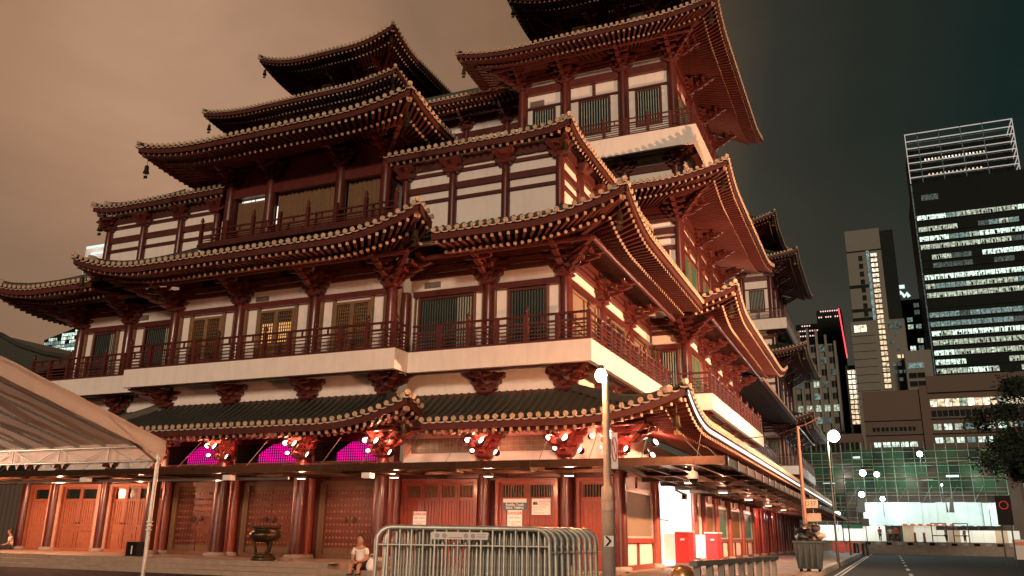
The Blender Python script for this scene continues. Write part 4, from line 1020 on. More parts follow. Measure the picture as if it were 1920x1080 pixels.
# ------------------------------------------------------------------ crowd barriers
def barrier_mesh():
    f = MB(); w, h, r = 1.95, 1.25, .16
    pts = [(-w/2,0,0), (-w/2,0,h-r)]+[(-w/2+r-r*math.cos(a), 0, h-r+r*math.sin(a)) for a in (R(22),R(45),R(68))]+[(-w/2+r,0,h), (w/2-r,0,h)]+[(w/2-r+r*math.sin(a),0,h-r+r*math.cos(a)) for a in (R(22),R(45),R(68))]+[(w/2,0,h-r),(w/2,0,0)]
    f.path(pts, .028, 'steel', 8); f.tube((-w/2,0,.2), (w/2,0,.2), .016, 'steel', 6); f.tube((-w/2,0,h-.19), (w/2,0,h-.19), .012, 'steel', 6)
    fr = f.mesh('frame'); b = MB(); b.tube((0,0,.2), (0,0,h), .0145, 'steel', 7); ft = MB(); ft.bar((0,-.26,.02), (0,.26,.02), .05, .02, 'steel'); ft.bar((0,-.02,.03), (0,.02,.03), .04, .06, 'steel')
    hk = MB(); hk.path([(w/2,0,h-.25), (w/2+.07,0,h-.25), (w/2+.07,0,h-.17)], .01, 'steel', 5); hk.path([(w/2,0,.35), (w/2+.07,0,.35), (w/2+.07,0,.43)], .01, 'steel', 5)
    return fr, b.mesh('bar'), ft.mesh('foot'), hk.mesh('hook'), w
fr_, ba_, fo_, hk_, bw_ = barrier_mesh()
bd = Vector((-.4513, .8924, 0)); bu = Vector((.8924, .4513, 0)); NB = 9
ordn = ['frontmost steel crowd barrier of the stack, with the white plate on its top rail'] + ['steel crowd barrier of the stack, %s from the front' % q for q in ('second','third','fourth','fifth','sixth','seventh','eighth')]+['rearmost steel crowd barrier of the stack']
random.seed(11)
for i in range(NB):
    c = bd*(9.9+.13*i)+bu*(.06+.086*i)+Vector((0,0,.02)); M = Matrix.Translation(c) @ Matrix.Rotation(math.atan2(bu.y, bu.x)+random.uniform(-.012,.012), 4, 'Z') @ Matrix.Rotation(random.uniform(-.01,.01), 4, 'X')
    t = thing('crowd_barrier', ordn[i], 'barrier', c, 'stacked crowd barriers')
    put('frame', fr_, t, M=M)
    for j in range(14): put('bar', ba_, t, M=M @ Matrix.Translation((lerp(-bw_/2, bw_/2, (j+1)/15), 0, 0)))
    for sx in (-.75, .75): put('foot', fo_, t, M=M @ Matrix.Translation((sx, 0, 0)))
    put('hook', hk_, t, M=M)
    if i == 0:
        p = MB(); p.box(W, -.36, .27, -.035, -.028, 1.125, 1.205, 'white'); p = p.mesh('plate'); pl_ = put('plate', p, t, M=M)
        q = MB()
        for cx_ in (-.30, -.22, .02, .1): q.lathe((cx_, -.037, 1.165), [(.026,0),(.026,.004)], 'greymetal', 10, axis=(0,-1,0))
        q.box(W, -.17, -.02, -.0385, -.036, 1.14, 1.15, 'greymetal'); q.box(W, .14, .25, -.0385, -.036, 1.15, 1.16, 'greymetal'); q.box(W, .14, .25, -.0385, -.036, 1.175, 1.183, 'greymetal')
        put('print', q.mesh('print'), pl_, M=M)

# ------------------------------------------------------------------ white marquee
mx0, mx1, my = -34.0, -14.15, 13.83
t = thing('marquee', 'white canvas marquee with steel frame in front of the temple steps', 'tent', (mx1, my, GZ))
sl = lambda y: 3.0+(my-y)*.268
ym = 5.0
mb = MB(); nx, ny = 30, 12
for i in range(nx):
    for j in range(ny):
        def q(a, b):
            x = lerp(mx0, mx1, a/nx); y = lerp(my, ym, b/ny); return (x, y, sl(y)+.035*math.sin(a*1.7)*math.sin(math.pi*b/ny)+.015*math.sin(b*2+a))
        mb.add([q(i,j), q(i+1,j), q(i+1,j+1), q(i,j+1)], [(0,1,2,3)], 'canvas', True)
rf = mb.build('roof_canvas', t)
def valance(P, length, n, z1, z0, sc_=0.10):
    v = MB(); m = n*8; prev = None
    for i in range(m+1):
        f_ = i/m; a, b, c = P(f_); w_ = .012*math.sin(i*.9)
        lo = z0-sc_+sc_*abs(math.sin(math.pi*n*f_))**.6*1.0
        lo = z0-sc_*(1-abs(math.sin(math.pi*n*f_))**.7)
        cu = [Vector((a+w_, b+w_, c+z1)), Vector((a, b, c+(z1+lo)/2)), Vector((a+w_, b-w_, c+lo))]
        if prev: v.add(prev+cu, [(0,1,4,3),(1,2,5,4)], 'canvas', True)
        prev = cu
    return v
valance(lambda f: (lerp(mx0, mx1, f), my+.03, 3.0), 0, 66, .02, -.36, .15).build('valance', rf)
mb = MB(); prev = None
for j in range(25):
    y = lerp(my+.03, ym, j/24); w_ = .012*math.sin(j*2.1)
    c = [Vector((mx1+.03+w_, y, sl(y)+.04)), Vector((mx1+.05+w_, y, sl(y)-.15-.02*math.sin(j))), Vector((mx1+.03-w_, y, sl(y)-.30))]
    if prev: mb.add(prev+c, [(0,1,4,3),(1,2,5,4)], 'canvas', True)
    prev = c
mb.build('edge_canvas', rf)
for i in range(25):
    x = lerp(mx1-.06, mx0, i/24); b = MB(); b.tube((x, my, 2.96), (x, ym, sl(ym)-.05), .032, 'steel', 6); b.build('rafter', t)
tr_ = MB(); tr_.tube((mx0,my-.06,2.93), (mx1,my-.06,2.93), .03, 'steel', 6); tr_.tube((mx0,my-.06,2.62), (mx1,my-.06,2.62), .025, 'steel', 6)
k_ = 26
for i in range(k_):
    a = lerp(mx0, mx1, i/k_); b = lerp(mx0, mx1, (i+1)/k_); tr_.tube((a,my-.06,2.62 if i % 2 else 2.93), (b,my-.06,2.93 if i % 2 else 2.62), .013, 'steel', 5)
    if i % 2 == 0: tr_.tube((a,my-.06,2.62), (a,my-.06,2.93), .02, 'steel', 5)
tr_.build('truss', t)
for x, y in ((mx1-.05, my-.06), (mx1-9.9, my-.06), (mx1-.05, ym)):
    b = MB(); b.tube((x,y,GZ), (x,y,sl(y)-.05), .04, 'steel', 8); b.lathe((x,y,GZ), [(.13,0),(.13,.015)], 'steel', 8); b.build('leg', t)
b = MB(); b.path([(mx1-.05,my-.06,1.25), (mx1+.05,my-.15,.6), (mx1+.12,my-.25,GZ)], .018, 'white', 5); b.build('guy_rope', t)
b = MB()
for z in (1.2, 1.28, 1.36): b.path([(mx1-.05+.052*math.cos(a), my-.06+.052*math.sin(a), z) for a in [R(k) for k in range(0,361,40)]], .016, 'white', 5)
b.build('rope_knot', t)
b = MB(); b.bar((mx1-.06, my-.1, 2.6), (mx1-.06, my-1.6, sl(my-1.6)-.08), .04, .04, 'wood'); b.build('brace', t)

for x, y in ((-21.5, 11.2), (-28, 11.2)):  # bulbs added out of frame to brighten the canvas from below
    b = MB(); b.tube((x,y,sl(y)-.05), (x,y,2.75), .008, 'black', 5); b.lathe((x,y,2.66), [(.02,-.06),(.06,-.03),(.07,.03),(.03,.1)], 'lamp_warm', 10); b.build('added_bulb', t); light('tent_fill_light', (x,y-.25,2.6), 850, (1,.62,.42), t, .08)
# ------------------------------------------------------------------ bronze incense burner, black box, bag
bx, by = -20.45, 25.2
t = thing('incense_burner', 'bronze three-legged incense burner in front of the studded middle door', 'incense burner', (bx, by, .21))
mb = MB(); mb.lathe((bx,by,.21), [(.42,0),(.44,.06),(.42,.12),(.36,.14),(.36,.2),(.40,.22)], 'bronze', 20); mb.build('base', t)
mb = MB(); mb.lathe((bx,by,.21), [(.2,.62),(.42,.66),(.54,.78),(.56,.9),(.5,1.0),(.42,1.03),(.44,1.08),(.5,1.1),(.5,1.16),(.42,1.16),(.40,1.08)], 'bronze', 24); mb.build('bowl', t)
for k in range(3):
    a = R(90+k*120+20); b = MB(); b.path([(bx+math.cos(a)*.36, by+math.sin(a)*.36, .93), (bx+math.cos(a)*.33, by+math.sin(a)*.33, .72), (bx+math.cos(a)*.27, by+math.sin(a)*.27, .5), (bx+math.cos(a)*.33, by+math.sin(a)*.33, .42)], .055, 'bronze', 8); b.build('leg', t)
for s in (-1, 1):
    b = MB(); b.path([(bx+s*.5, by, 1.15), (bx+s*.62, by, 1.22), (bx+s*.64, by, 1.42), (bx+s*.55, by, 1.47)], .035, 'bronze', 7); b.build('handle', t)
x, y = -26.6, 25.3
t = thing('equipment_box', 'black box on the plinth beside the tent pole', 'box', (x, y, .212)); mb = MB(); mb.box(W, x-.26, x+.26, y-.22, y+.22, .25, .72, 'black'); mb.build('body', t)
mb = MB(); frame_into(mb, Fr((x, y)), -.28, .28, .225, .75, .03, -.24, .24, 'darkmetal'); mb.build('frame', t); mb = MB(); mb.box(W, x-.03, x+.03, y-.226, y-.22, .3, .6, 'white'); mb.build('sticker', t)

# ------------------------------------------------------------------ people
def skinned(name, pts, edges, root, k, parent, sub=2):
    me = bpy.data.meshes.new(name); me.from_pydata([p[:3] for p in pts], edges, []); me.materials.append(MATS[k])
    o = bpy.data.objects.new(name, me); COL.objects.link(o)
    m = o.modifiers.new('skin', 'SKIN'); m.use_smooth_shade = True
    for i, sv in enumerate(me.skin_vertices[0].data if me.skin_vertices else []): pass
    if not me.skin_vertices:
        bm = bmesh.new(); bm.from_mesh(me); lay = bm.verts.layers.skin.verify(); bm.to_mesh(me); bm.free()
    for i, sv in enumerate(me.skin_vertices[0].data):
        r = pts[i][3]; sv.radius = (r, r) if not isinstance(r, tuple) else r; sv.use_root = (i == root)
    s = o.modifiers.new('sub', 'SUBSURF'); s.levels = sub; s.render_levels = sub
    attach(o, parent); return o
def seated(x, y, zs, yaw, label, top='cloth_white', legs='cloth_black', bareleg=True, hands='lap', footz=-.1, s=1.0):
    t = thing('person', label, 'person', (x, y, zs))
    Mx = Matrix.Translation((x, y, zs)) @ Matrix.Rotation(yaw, 4, 'Z') @ Matrix.Scale(s, 4)
    q = lambda a, b, c, r: tuple(Mx @ Vector((a, b, c)))+((tuple(v*s for v in r) if isinstance(r, tuple) else r*s),)
    fz = (footz-zs)/s
    # body (local: -y is forward), one continuous figure
    P = [q(0,.02,.12,(.15,.12)), q(0,.03,.30,(.14,.105)), q(0,.0,.48,(.155,.11)), q(0,-.02,.56,(.10,.085)), q(0,-.03,.63,.05), q(0,-.05,.70,.062)]
    E_ = [(0,1),(1,2),(2,3),(3,4),(4,5)]
    for sx in (-1, 1):
        b = len(P); P += [q(sx*.17,-.01,.53,.062), q(sx*.22,-.05,.33,.048), q(sx*.20,-.08,.25,.044), q(sx*.12,-.26,.20,.036), q(sx*.05,-.33,.20,.026)]
        E_ += [(3,b),(b,b+1),(b+1,b+2),(b+2,b+3),(b+3,b+4)]
        b = len(P); P += [q(sx*.09,-.03,.08,.09), q(sx*.11,-.28,.10,.078), q(sx*.12,-.42,.08,.062), q(sx*.12,-.44,-.1,.055), q(sx*.12,-.40,fz+.12,.036), q(sx*.12,-.41,fz+.055,.036), q(sx*.13,-.55,fz+.035,.034)]
        E_ += [(0,b),(b,b+1),(b+1,b+2),(b+2,b+3),(b+3,b+4),(b+4,b+5),(b+5,b+6)]
    skinned('body', P, E_, 0, 'skin', t)
    # shirt over torso and upper arms
    S = [q(0,.02,.10,(.165,.135)), q(0,.03,.30,(.155,.12)), q(0,.0,.48,(.17,.125)), q(0,-.02,.555,(.12,.1))]; SE = [(0,1),(1,2),(2,3)]
    for sx in (-1, 1):
        b = len(S); S += [q(sx*.175,-.01,.52,.078), q(sx*.225,-.045,.36,.066)]; SE += [(3,b),(b,b+1)]
    skinned('shirt', S, SE, 0, top, t)
    L = [q(0,.02,.09,(.17,.14))]; LE = []
    for sx in (-1, 1):
        b = len(L); L += [q(sx*.09,-.03,.085,.105), q(sx*.115,-.36,.095,.088)]; LE += [(0,b),(b,b+1)]
        if not bareleg: L += [q(sx*.12,-.45,.06,.078), q(sx*.12,-.43,fz+.16,.06)]; LE += [(b+1,b+2),(b+2,b+3)]
    skinned('shorts' if bareleg else 'trousers', L, LE, 0, legs, t)
    # head: skull, face features, hair
    hb = MB(); hc = Mx @ Vector((0,-.065,.785)); prof = [(.03,-.125),(.066,-.112),(.086,-.06),(.094,0),(.093,.05),(.076,.1),(.03,.125)]
    hb.lathe(hc, [(r*s, h*s) for r, h in prof], 'skin', 14)
    hd = hb.build('head', t)
    fw = (Mx.to_3x3() @ Vector((0,-1,0))).normalized(); sd = (Mx.to_3x3() @ Vector((1,0,0))).normalized()
    f_ = MB(); f_.lathe(hc+fw*.082*s+Vector((0,0,-.015*s)), [(.016*s,-.03*s),(.018*s,-.01*s),(.008*s,.025*s)], 'skin', 6, axis=tuple(fw+Vector((0,0,-.5)))); f_.build('nose', hd)
    for sx in (-1, 1):
        e = MB(); e.lathe(hc+fw*.08*s+sd*(sx*.03*s)+Vector((0,0,.012*s)), [(.011*s,0),(.006*s,.006*s)], 'hair', 6, axis=tuple(fw)); e.build('eye', hd)
        e = MB(); e.lathe(hc+sd*(sx*.086*s), [(.024*s,0),(.018*s,.014*s)], 'skin', 8, axis=tuple(sd*sx)); e.build('ear', hd)
    m_ = MB(); m_.bar(hc+fw*.078*s+sd*(-.022*s)+Vector((0,0,-.062*s)), hc+fw*.078*s+sd*(.022*s)+Vector((0,0,-.062*s)), .008*s, .01*s, 'shop_red'); m_.build('mouth', hd)
    hh = MB(); hh.lathe(hc-fw*.022*s+Vector((0,0,.012*s)), [(.088*s,-.07*s),(.104*s,-.01*s),(.106*s,.055*s),(.088*s,.112*s),(.045*s,.14*s)], 'hair', 14); 
    hh.build('hair', hd)
    # hands: palm and five bent fingers each
    for sx in (-1, 1):
        w0 = Vector((sx*.05,-.33,.20)); H = [q(sx*.05,-.33,.20,(.032,.018)), q(sx*.03,-.40,.175,(.038,.017))]; HE = [(0,1)]
        for k in range(4):
            b = len(H); ox = sx*.03+(k-1.5)*.02; ln = (.8,1,.95,.75)[k]
            H += [q(ox,-.425,.168,.0095), q(ox,-.425-.035*ln,.152,.0085), q(ox,-.425-.05*ln,.128,.0075)]; HE += [(1,b),(b,b+1),(b+1,b+2)]
        b = len(H); H += [q(sx*.05-sx*.045,-.36,.195,.0105), q(sx*.05-sx*.062,-.39,.185,.009)]; HE += [(0,b),(b,b+1)]
        skinned('hand', H, HE, 0, 'skin', t, 1)
        sh = MB(); c = Mx @ Vector((sx*.125,-.48,fz+.02)); M2 = Mx.to_3x3()
        pts = [c+M2 @ Vector((a,b_,0)) for a, b_ in ((-.045,.11),(.045,.11),(.055,-.06),(.035,-.13),(-.035,-.13),(-.05,-.06))]
        sh.prism([p-Vector((0,0,.02*s)) for p in pts], (0,0,.05*s), 'cloth_black'); sh.build('shoe', t)
    return t
seated(-15.85, 24.35, .10, R(12), 'seated person in white shirt and black shorts on the temple steps', footz=-.1, s=1.12)
seated(-38.45, 28.9, .2, R(-40), 'person in pale shirt sitting by the leftmost column', legs='cloth_black', bareleg=False, footz=-.05, s=1.05)
x, y = -15.35, 24.25
t = thing('carrier_bag', 'white carrier bag beside the seated person', 'bag', (x, y, .05)); mb = MB(); mb.lathe((x,y,.05), [(.12,0),(.17,.06),(.18,.18),(.13,.3),(.05,.36)], 'white', 9); mb.build('bag_body', t)
mb = MB(); mb.path([(x-.05,y,.38),(x-.07,y,.5),(x,y,.56),(x+.06,y,.5),(x+.05,y,.38)], .012, 'white', 5); mb.build('handle', t)

# ------------------------------------------------------------------ notices on the doors
def text(body, M, size, k, parent, align='CENTER', name='lettering', bold=0.):
    c = bpy.data.curves.new(name, 'FONT'); c.body = body; c.size = size; c.align_x = align; c.align_y = 'CENTER'; c.extrude = .001; c.offset = bold; c.materials.append(MATS[k])
    o = bpy.data.objects.new(name, c); COL.objects.link(o); o.matrix_world = M; attach(o, parent); return o
TF = lambda F, s, d, z: F.M(s, d, z) @ Matrix.Rotation(R(90), 4, 'X')
def danger(x0, x1, z0, z1, label):
    o = MB(); o.box(Fp, x0, x1, -.1, -.085, z0, z1, 'white'); o = o.build('danger_sign'); tag(o, label, 'sign', 'danger notices')
    c = (x0+x1)/2; h = z1-z0; w = x1-x0
    text('DANGER', TF(Fp, c, -.083, z1-.15*h), .135*w/.55, 'signred', o, bold=.004); text('KEEP AWAY', TF(Fp, c, -.083, z1-.36*h), .085*w/.55, 'darkmetal', o)
    for i, z in enumerate((.56, .66, .76)): text('! BAHAYA !' if i == 1 else 'DO NOT ENTER', TF(Fp, c, -.083, z1-z*h), .062*w/.55, 'signred', o)
    g = MB(); g.prism([Fp.P(c-.07, -.084, z0+.04), Fp.P(c+.07, -.084, z0+.04), Fp.P(c, -.084, z0+.15)], Fp.n*.003, 'black'); g.build('pictogram', o)
danger(-16.95, -16.38, 1.34, 2.03, 'white danger notice on the four-leaf red door')
danger(-12.95, -12.37, 1.34, 2.09, 'white danger notice below the blue temple name board')
o = MB(); o.box(Fp, -13.13, -12.2, -.1, -.08, 2.10, 2.36, 'teal'); o = o.build('name_board'); tag(o, 'blue board with the temple name in white letters on red door', 'sign')
b = MB(); b.box(Fp, -13.13, -12.2, -.1, -.082, 2.362, 2.5, 'white'); b.build('top_strip', o)
text('Buddha Tooth', TF(Fp, -12.66, -.078, 2.285), .125, 'white', o, bold=.003); text('RELIC TEMPLE', TF(Fp, -12.66, -.078, 2.17), .115, 'white', o, bold=.003)
o = MB(); o.box(Fp, -11.98, -11.25, -.1, -.085, 1.93, 2.5, 'white'); o = o.build('notice'); tag(o, 'white paper notice with small black print on red door', 'sign')
g = MB(); g.box(Fp, -11.93, -11.85, -.085, -.083, 2.28, 2.38, 'black'); g.box(Fp, -11.84, -11.79, -.085, -.083, 2.28, 2.40, 'black'); g.box(Fp, -11.78, -11.75, -.085, -.083, 2.28, 2.36, 'black'); g.build('emblem', o)
for i, (s_, z) in enumerate((('IMPORTANT NOTICE', 2.40), ('To all visitors of', 2.34), ('this temple please', 2.28))): text(s_, TF(Fp, -11.7, -.083, z), .052, 'darkmetal', o, 'LEFT')
for i in range(4): text(('Entrance is by the side door', 'from 7 am to 7 pm', 'daily', 'Thank you for your visit')[i], TF(Fp, -11.93, -.083, 2.2-.065*i), .045, 'signred' if i == 1 else 'darkmetal', o, 'LEFT')
# red banner in the bright shopfront
Fb_ = Fr((XS, 0), 90)
o = MB(); o.box(Fr((0, 34.63), 180), -(XS-.35), -(XS-.9), .0, .02, 1.55, 3.05, 'shop_red'); o = o.build('hanging_banner'); tag(o, 'narrow red banner with white marks at the bright shop opening', 'banner')

# ------------------------------------------------------------------ cameras, gates, bollards, bins
c = Vector((-5.16, 25.35, 2.92)); t = thing('dome_camera', 'white dome security camera hanging below the canopy corner', 'camera', c+Vector((0,0,.3)))
b = MB(); b.tube(c+Vector((0,0,.32)), c+Vector((0,0,.16)), .03, 'white', 8); b.build('stem', t)
b = MB(); b.lathe(c, [(.06,.18),(.14,.14),(.16,.04),(.165,-.05)], 'white', 14); b.build('housing', t)
b = MB(); b.lathe(c, [(.13,-.052),(.12,-.12),(.07,-.18),(.01,-.2)], 'glass', 14); b.build('dome', t)
c = Vector((XS+.35, 36.6, 3.05)); t = thing('bullet_camera', 'grey box security camera on an arm over the bright opening', 'camera', c)
b = MB(); b.bar(c, c+Vector((.55,-.75,-.22)), .24, .22, 'greymetal'); b.build('housing', t); b = MB(); b.path([c+Vector((0,0,.3)), c+Vector((.05,-.05,.02)), c+Vector((.1,-.15,-.05))], .03, 'greymetal', 6); b.build('arm', t)
b = MB(); b.lathe(c+Vector((.55,-.75,-.22)), [(.07,0),(.06,.02)], 'black', 10, axis=(.55,-.75,-.22)); b.build('lens', t)
for x, y, l in ((-7.9, 36.4, 'red gate cabinet with white flap in front of the bright opening'), (-7.75, 42.2, 'red gate cabinet farther along, beside the side windows')):
    t = thing('entrance_gate', l, 'gate', (x, y, .0)); b = MB(); b.box(W, x-.28, x+.28, y-.5, y+.5, .2, 1.42, 'shop_red'); b.build('cabinet', t); b = MB(); b.box(W, x-.33, x+.33, y-.56, y+.56, 1.42, 1.47, 'white'); b.build('lid', t)
    b = MB(); b.box(W, x-.3, x+.3, y-.52, y+.52, .012, .2, 'greymetal'); b.build('foot', t); b = MB(); b.box(W, x-.05, x+.12, y-.506, y-.5, 1.1, 1.17, 'white'); b.build('label_plate', t); b = MB(); b.box(W, x-.75, x-.3, y-.5, y-.46, .3, 1.35, 'white'); b.build('flap', t)
# dome bollard
x, y = -4.3, 19.5; t = thing('bollard', 'squat shiny dome-topped bollard at the kerb beside the rail', 'bollard', (x, y, 0)); b = MB(); b.lathe((x,y,0), [(.24,0),(.24,.32)], 'granite', 16); b.build('base', t)
b = MB(); b.lathe((x,y,.32), [(.25,0),(.25,.08)], 'white', 16); b.build('collar', t)
b = MB(); b.lathe((x,y,.40), [(.26,0),(.25,.08),(.2,.16),(.11,.21),(.01,.225)], 'stud', 16); b.build('dome', t)
# low rail with square posts
ra, rb = Vector((-3.62, 17.4, 0)), Vector((-2.95, 25.1, 0)); t = thing('pavement_rail', 'low concrete rail on square posts along the pavement edge', 'railing', ra)
b = MB(); b.bar(ra+Vector((0,0,.71)), rb+Vector((0,0,.71)), .16, .1, 'concrete'); b.build('top_rail', t)
for i in range(9):
    p = lerp(ra, rb, (i+.3)/8.6); b = MB(); b.bar(p+Vector((0,0,-.02)), p+Vector((0,0,.66)), .13, .13, 'concrete', up=Vector((0,1,0))); b.build('post', t)
# bin heaped with rubbish
x, y = -2.98, 36.3; t = thing('rubbish_bin', 'grey-green wheeled bin heaped with rubbish bags at the kerb', 'bin', (x, y, .012))
v = []
for z, w, d in ((.12,.42,.40),(1.12,.54,.5)): v += [Vector((x+a*w, y+b_*d, z)) for a, b_ in ((-1,-1),(1,-1),(1,1),(-1,1))]
b = MB(); b.add(v, [(0,3,2,1),(0,1,5,4),(1,2,6,5),(2,3,7,6),(3,0,4,7),(4,5,6,7)], 'binplastic'); b.box(W, x-.57, x+.57, y-.53, y+.53, 1.08, 1.16, 'binplastic')
for i in range(4): b.box(W, x-.36+i*.22, x-.30+i*.22, y-.5, y-.42, .2, 1.05, 'binplastic')
b.build('body', t)
for sx in (-.34, .34):
    for sy in (-.3, .3): b = MB(); b.tube((x+sx-.03,y+sy,.1), (x+sx+.03,y+sy,.1), .09, 'black', 10); b.build('wheel', t)
random.seed(5)
for i in range(13):
    r = random.uniform(.16,.30); px, py, pz = x+random.uniform(-.4,.4), y+random.uniform(-.3,.3), 1.2+random.uniform(0,.5)*(1-.4*(i % 2))
    bm = bmesh.new(); bmesh.ops.create_icosphere(bm, subdivisions=2, radius=r)
    for w in bm.verts: w.co *= random.uniform(.6,1.3); w.co.z *= .75
    me = bpy.data.meshes.new('rubbish_bag'); bm.to_mesh(me); bm.free(); me.materials.append(MATS[('rubbish','black','rubbish','binplastic','rubbish','vent')[i % 6]])
    put('rubbish_bag', me, t, M=Matrix.Translation((px,py,pz)))
# service pole with wires
x, y = -3.12, 37.2; t = thing('utility_pole', 'slim brown pole with sagging wires rising behind the bin', 'pole', (x, y, .0)); b = MB(); b.lathe((x,y,0), [(.10,0),(.09,1),(.06,5.75)], 'polebrown', 10); b.build('shaft', t)
b = MB(); b.path([(x,y,5.72), (x+.3,y,5.8), (x+.62,y,5.95), (x+.9,y,6.1)], .02, 'polebrown', 5); b.build('bracket_arm', t)
b = MB(); b.path([(x,y,5.7), (x-.9,y-.4,5.35), (x-2,y-.9,5.2), (x-3.6,y-1.6,5.35)], .016, 'black', 4); b.build('wire', t)
for x, y, z, w, l, tx in ((-3.45,45,2.9,.34,'small cream plate marked D37 under the canopy edge','D37'), (-3.5,47,2.3,.36,'small cream plate below the D37 plate','')):
    o = MB(); o.box(Fr((0,y)), x-w, x+w, 0, .03, z-.2, z+.2, 'cream'); o = o.build('hanging_sign'); tag(o, l, 'sign'); b = MB(); b.tube((x,y+.02,z+.2), (x,y+.02,3.3), .015, 'greymetal', 5); b.build('hanger', o)
    if tx: text(tx, TF(Fr((0,y)), x, .032, z), .3, 'darkmetal', o)
# ------------------------------------------------------------------ background city
def block(name, label, x0, x1, y0, y1, z1, k, z0=GZ):
    t = thing(name, label, 'building', ((x0+x1)/2, y0, z0)); b = MB(); b.box(W, x0, x1, y0, y1, z0, z1, k); b.build('wall', t); return t
PM = {}
def pane(t, y, x0, x1, z0, z1, k, dep=.12, name='window'):
    key = (round(x1-x0,2), round(z1-z0,2), k)
    if key not in PM:
        b = MB(); w, h = x1-x0, z1-z0; b.box(W, 0, w, -.05, 0, 0, h, k); 
        if w > 1.2:
            b.box(W, w*.5-.05, w*.5+.05, -.09, -.04, 0, h, 'darkmetal')
        b.box(W, -.06, w+.06, -.10, -.04, -.12, 0.0, 'darkmetal'); PM[key] = b.mesh(name)
    return put(name, PM[key], t, M=Matrix.Translation((x0, y-.06, z0)))
random.seed(21)
WK = ['win0','win1','win2','win3','darkclad']
def pick(w): return random.choices(WK, w)[0]
# glass office tower with bright rows
t = block('office_tower', 'tall dark glass office tower with lit window rows and lattice crown', 16.6, 47, 270, 300, 107.6, 'darkclad')
rows = [(96.0,(3,2,1,0,1)),(92.3,(1,1,1,1,6)),(89.2,(2,3,2,1,1)),(86.6,(2,2,2,1,1)),(83.2,(1,1,0,1,6)),(80.6,(0,1,0,1,8)),(77.0,(6,3,1,0,0)),(74.2,(2,2,4,1,0)),(71.4,(3,3,1,0,1)),(68.4,(0,0,1,1,8)),(65.4,(1,1,5,2,1)),(62.6,(0,1,4,3,1)),(59.8,(4,4,1,0,0)),(57.0,(2,4,1,1,1)),(54.0,(4,3,0,1,2)),(51.2,(2,2,0,1,4)),(48.6,(1,1,0,1,6)),(45.8,(0,1,1,1,5)),(43,(1,1,0,1,5)),(40,(1,1,1,1,4))]
for z, w in rows:
    run = None
    for i in range(11):
        if run is None or random.random() < .5: run = pick([v*1.6 for v in w[:4]]+[w[4]*.55])
        if run == 'darkclad': continue
        x = 17.1+i*2.68; pane(t, 270, x, x+2.5, z-.75, z+.72, run)
        if run in ('win0', 'win1'):
            for q in range(3):
                if random.random() < .7:
                    b = MB(); a = x+random.uniform(.1, 1.9); b.box(W, a, a+random.uniform(.15,.5), 269.78, 269.84, z-.72, z+random.uniform(-.5,.5), 'darkclad'); b.build('blind', t)
pane(t, 270, 19.0, 23.6, 101.6, 103.4, 'win3')
for i in range(20):
    b = MB(); b.box(W, 16.45, 47, 269.7, 269.95, rows[i][0]-1.05, rows[i][0]-.85, 'darkclad'); b.build('floor_band', t)
b = MB(); b.box(W, 16.45, 16.75, 269.6, 270.2, 36, 107, 'win3'); b.build('lit_edge', t)
cr_ = lambda *a: None
for i in range(7):
    z = 109.6+i*2.45; b = MB(); b.box(W, 16.5, 46.2, 270.0, 270.25, z-.11, z+.11, 'crownlight'); b.build('crown_rail', t)
    b = MB(); b.box(W, 46.0, 46.2, 270.25, 282, z-.1, z+.1, 'crownlight'); b.build('crown_rail', t)
    b = MB(); b.box(W, 17, 46, 276, 276.1, z-.6, z-.5, 'win3'); b.build('crown_rail', t)
for x in (16.5, 20, 26, 32, 38, 46.0): b = MB(); b.box(W, x, x+.22, 269.9, 270.0, 107.6, 124.4, 'crownlight' if x in (16.5, 46.0) else 'win3'); b.build('crown_post', t)
for i in range(18): b = MB(); x = 21.5+i*.95; b.box(W, x, x+.4, 272, 272.2, 115.6, 116.1, 'win5'); b.build('crown_lamp', t)
for i in range(14): b = MB(); x = 22+i*1.1; b.box(W, x, x+.4, 272, 272.2, 110.6, 111, 'win4'); b.build('crown_lamp', t)
b = MB(); b.box(W, 17, 46.0, 277, 292, 107.7, 122, 'darkclad'); b.build('plant_room', t)

# slim residential tower with lit stair
t = block('apartment_tower', 'slim pale apartment tower with a glowing central stair', -3.6, 5.6, 250, 268, 87.6, 'greyclad'); b = MB(); b.box(W, 5.6, 9.2, 251.5, 268, GZ, 87.2, 'darkclad'); b.build('dark_flank', t)
b = MB(); b.box(W, -4.4, 9.4, 249.2, 252, GZ, 60.2, 'greyclad'); b.build('lower_wall', t)
for i in range(26):
    z = 79.6-i*1.52; xs = lerp(2.7, .4, 0); y_ = 250 if z > 60.5 else 249.2
    pane(t, y_, 2.7, 4.3, z-.52, z+.52, 'win5' if i < 6 else 'win4'); b = MB(); b.box(W, 2.5, 4.5, y_-.5, y_, z-.72, z-.6, 'brownclad'); b.build('landing', t)
for i in range(8):
    z = 79-i*2.35; pane(t, 250, -.6, .5, z-.8, z+.7, 'darkclad')
for z in (70.6, 63.6, 61.0): b = MB(); b.box(W, -3.7, 2.2, 249.8, 250, z-.45, z+.45, 'darkclad'); b.build('recess_band', t)
b = MB(); b.box(W, 1.6, 2.3, 249.6, 250, 60.5, 81, 'win2'); b.build('lit_strip', t)
pane(t, 249.2, -3.6, -.4, 57.2, 59.2, 'win5'); pane(t, 249.2, 5.2, 8.6, 57.6, 59.4, 'win3')
b = MB(); b.box(W, -3.72, 5.7, 249.85, 250, 80.9, 81.3, 'darkclad'); b.build('roof_line', t)
for i in range(14):
    for j in range(3):
        if random.random() < .35: pane(t, 249.2, 5.2+j*1.3, 6.1+j*1.3, 56-i*2.1-.5, 56-i*2.1+.4, random.choice(['win4','win3','win3']))
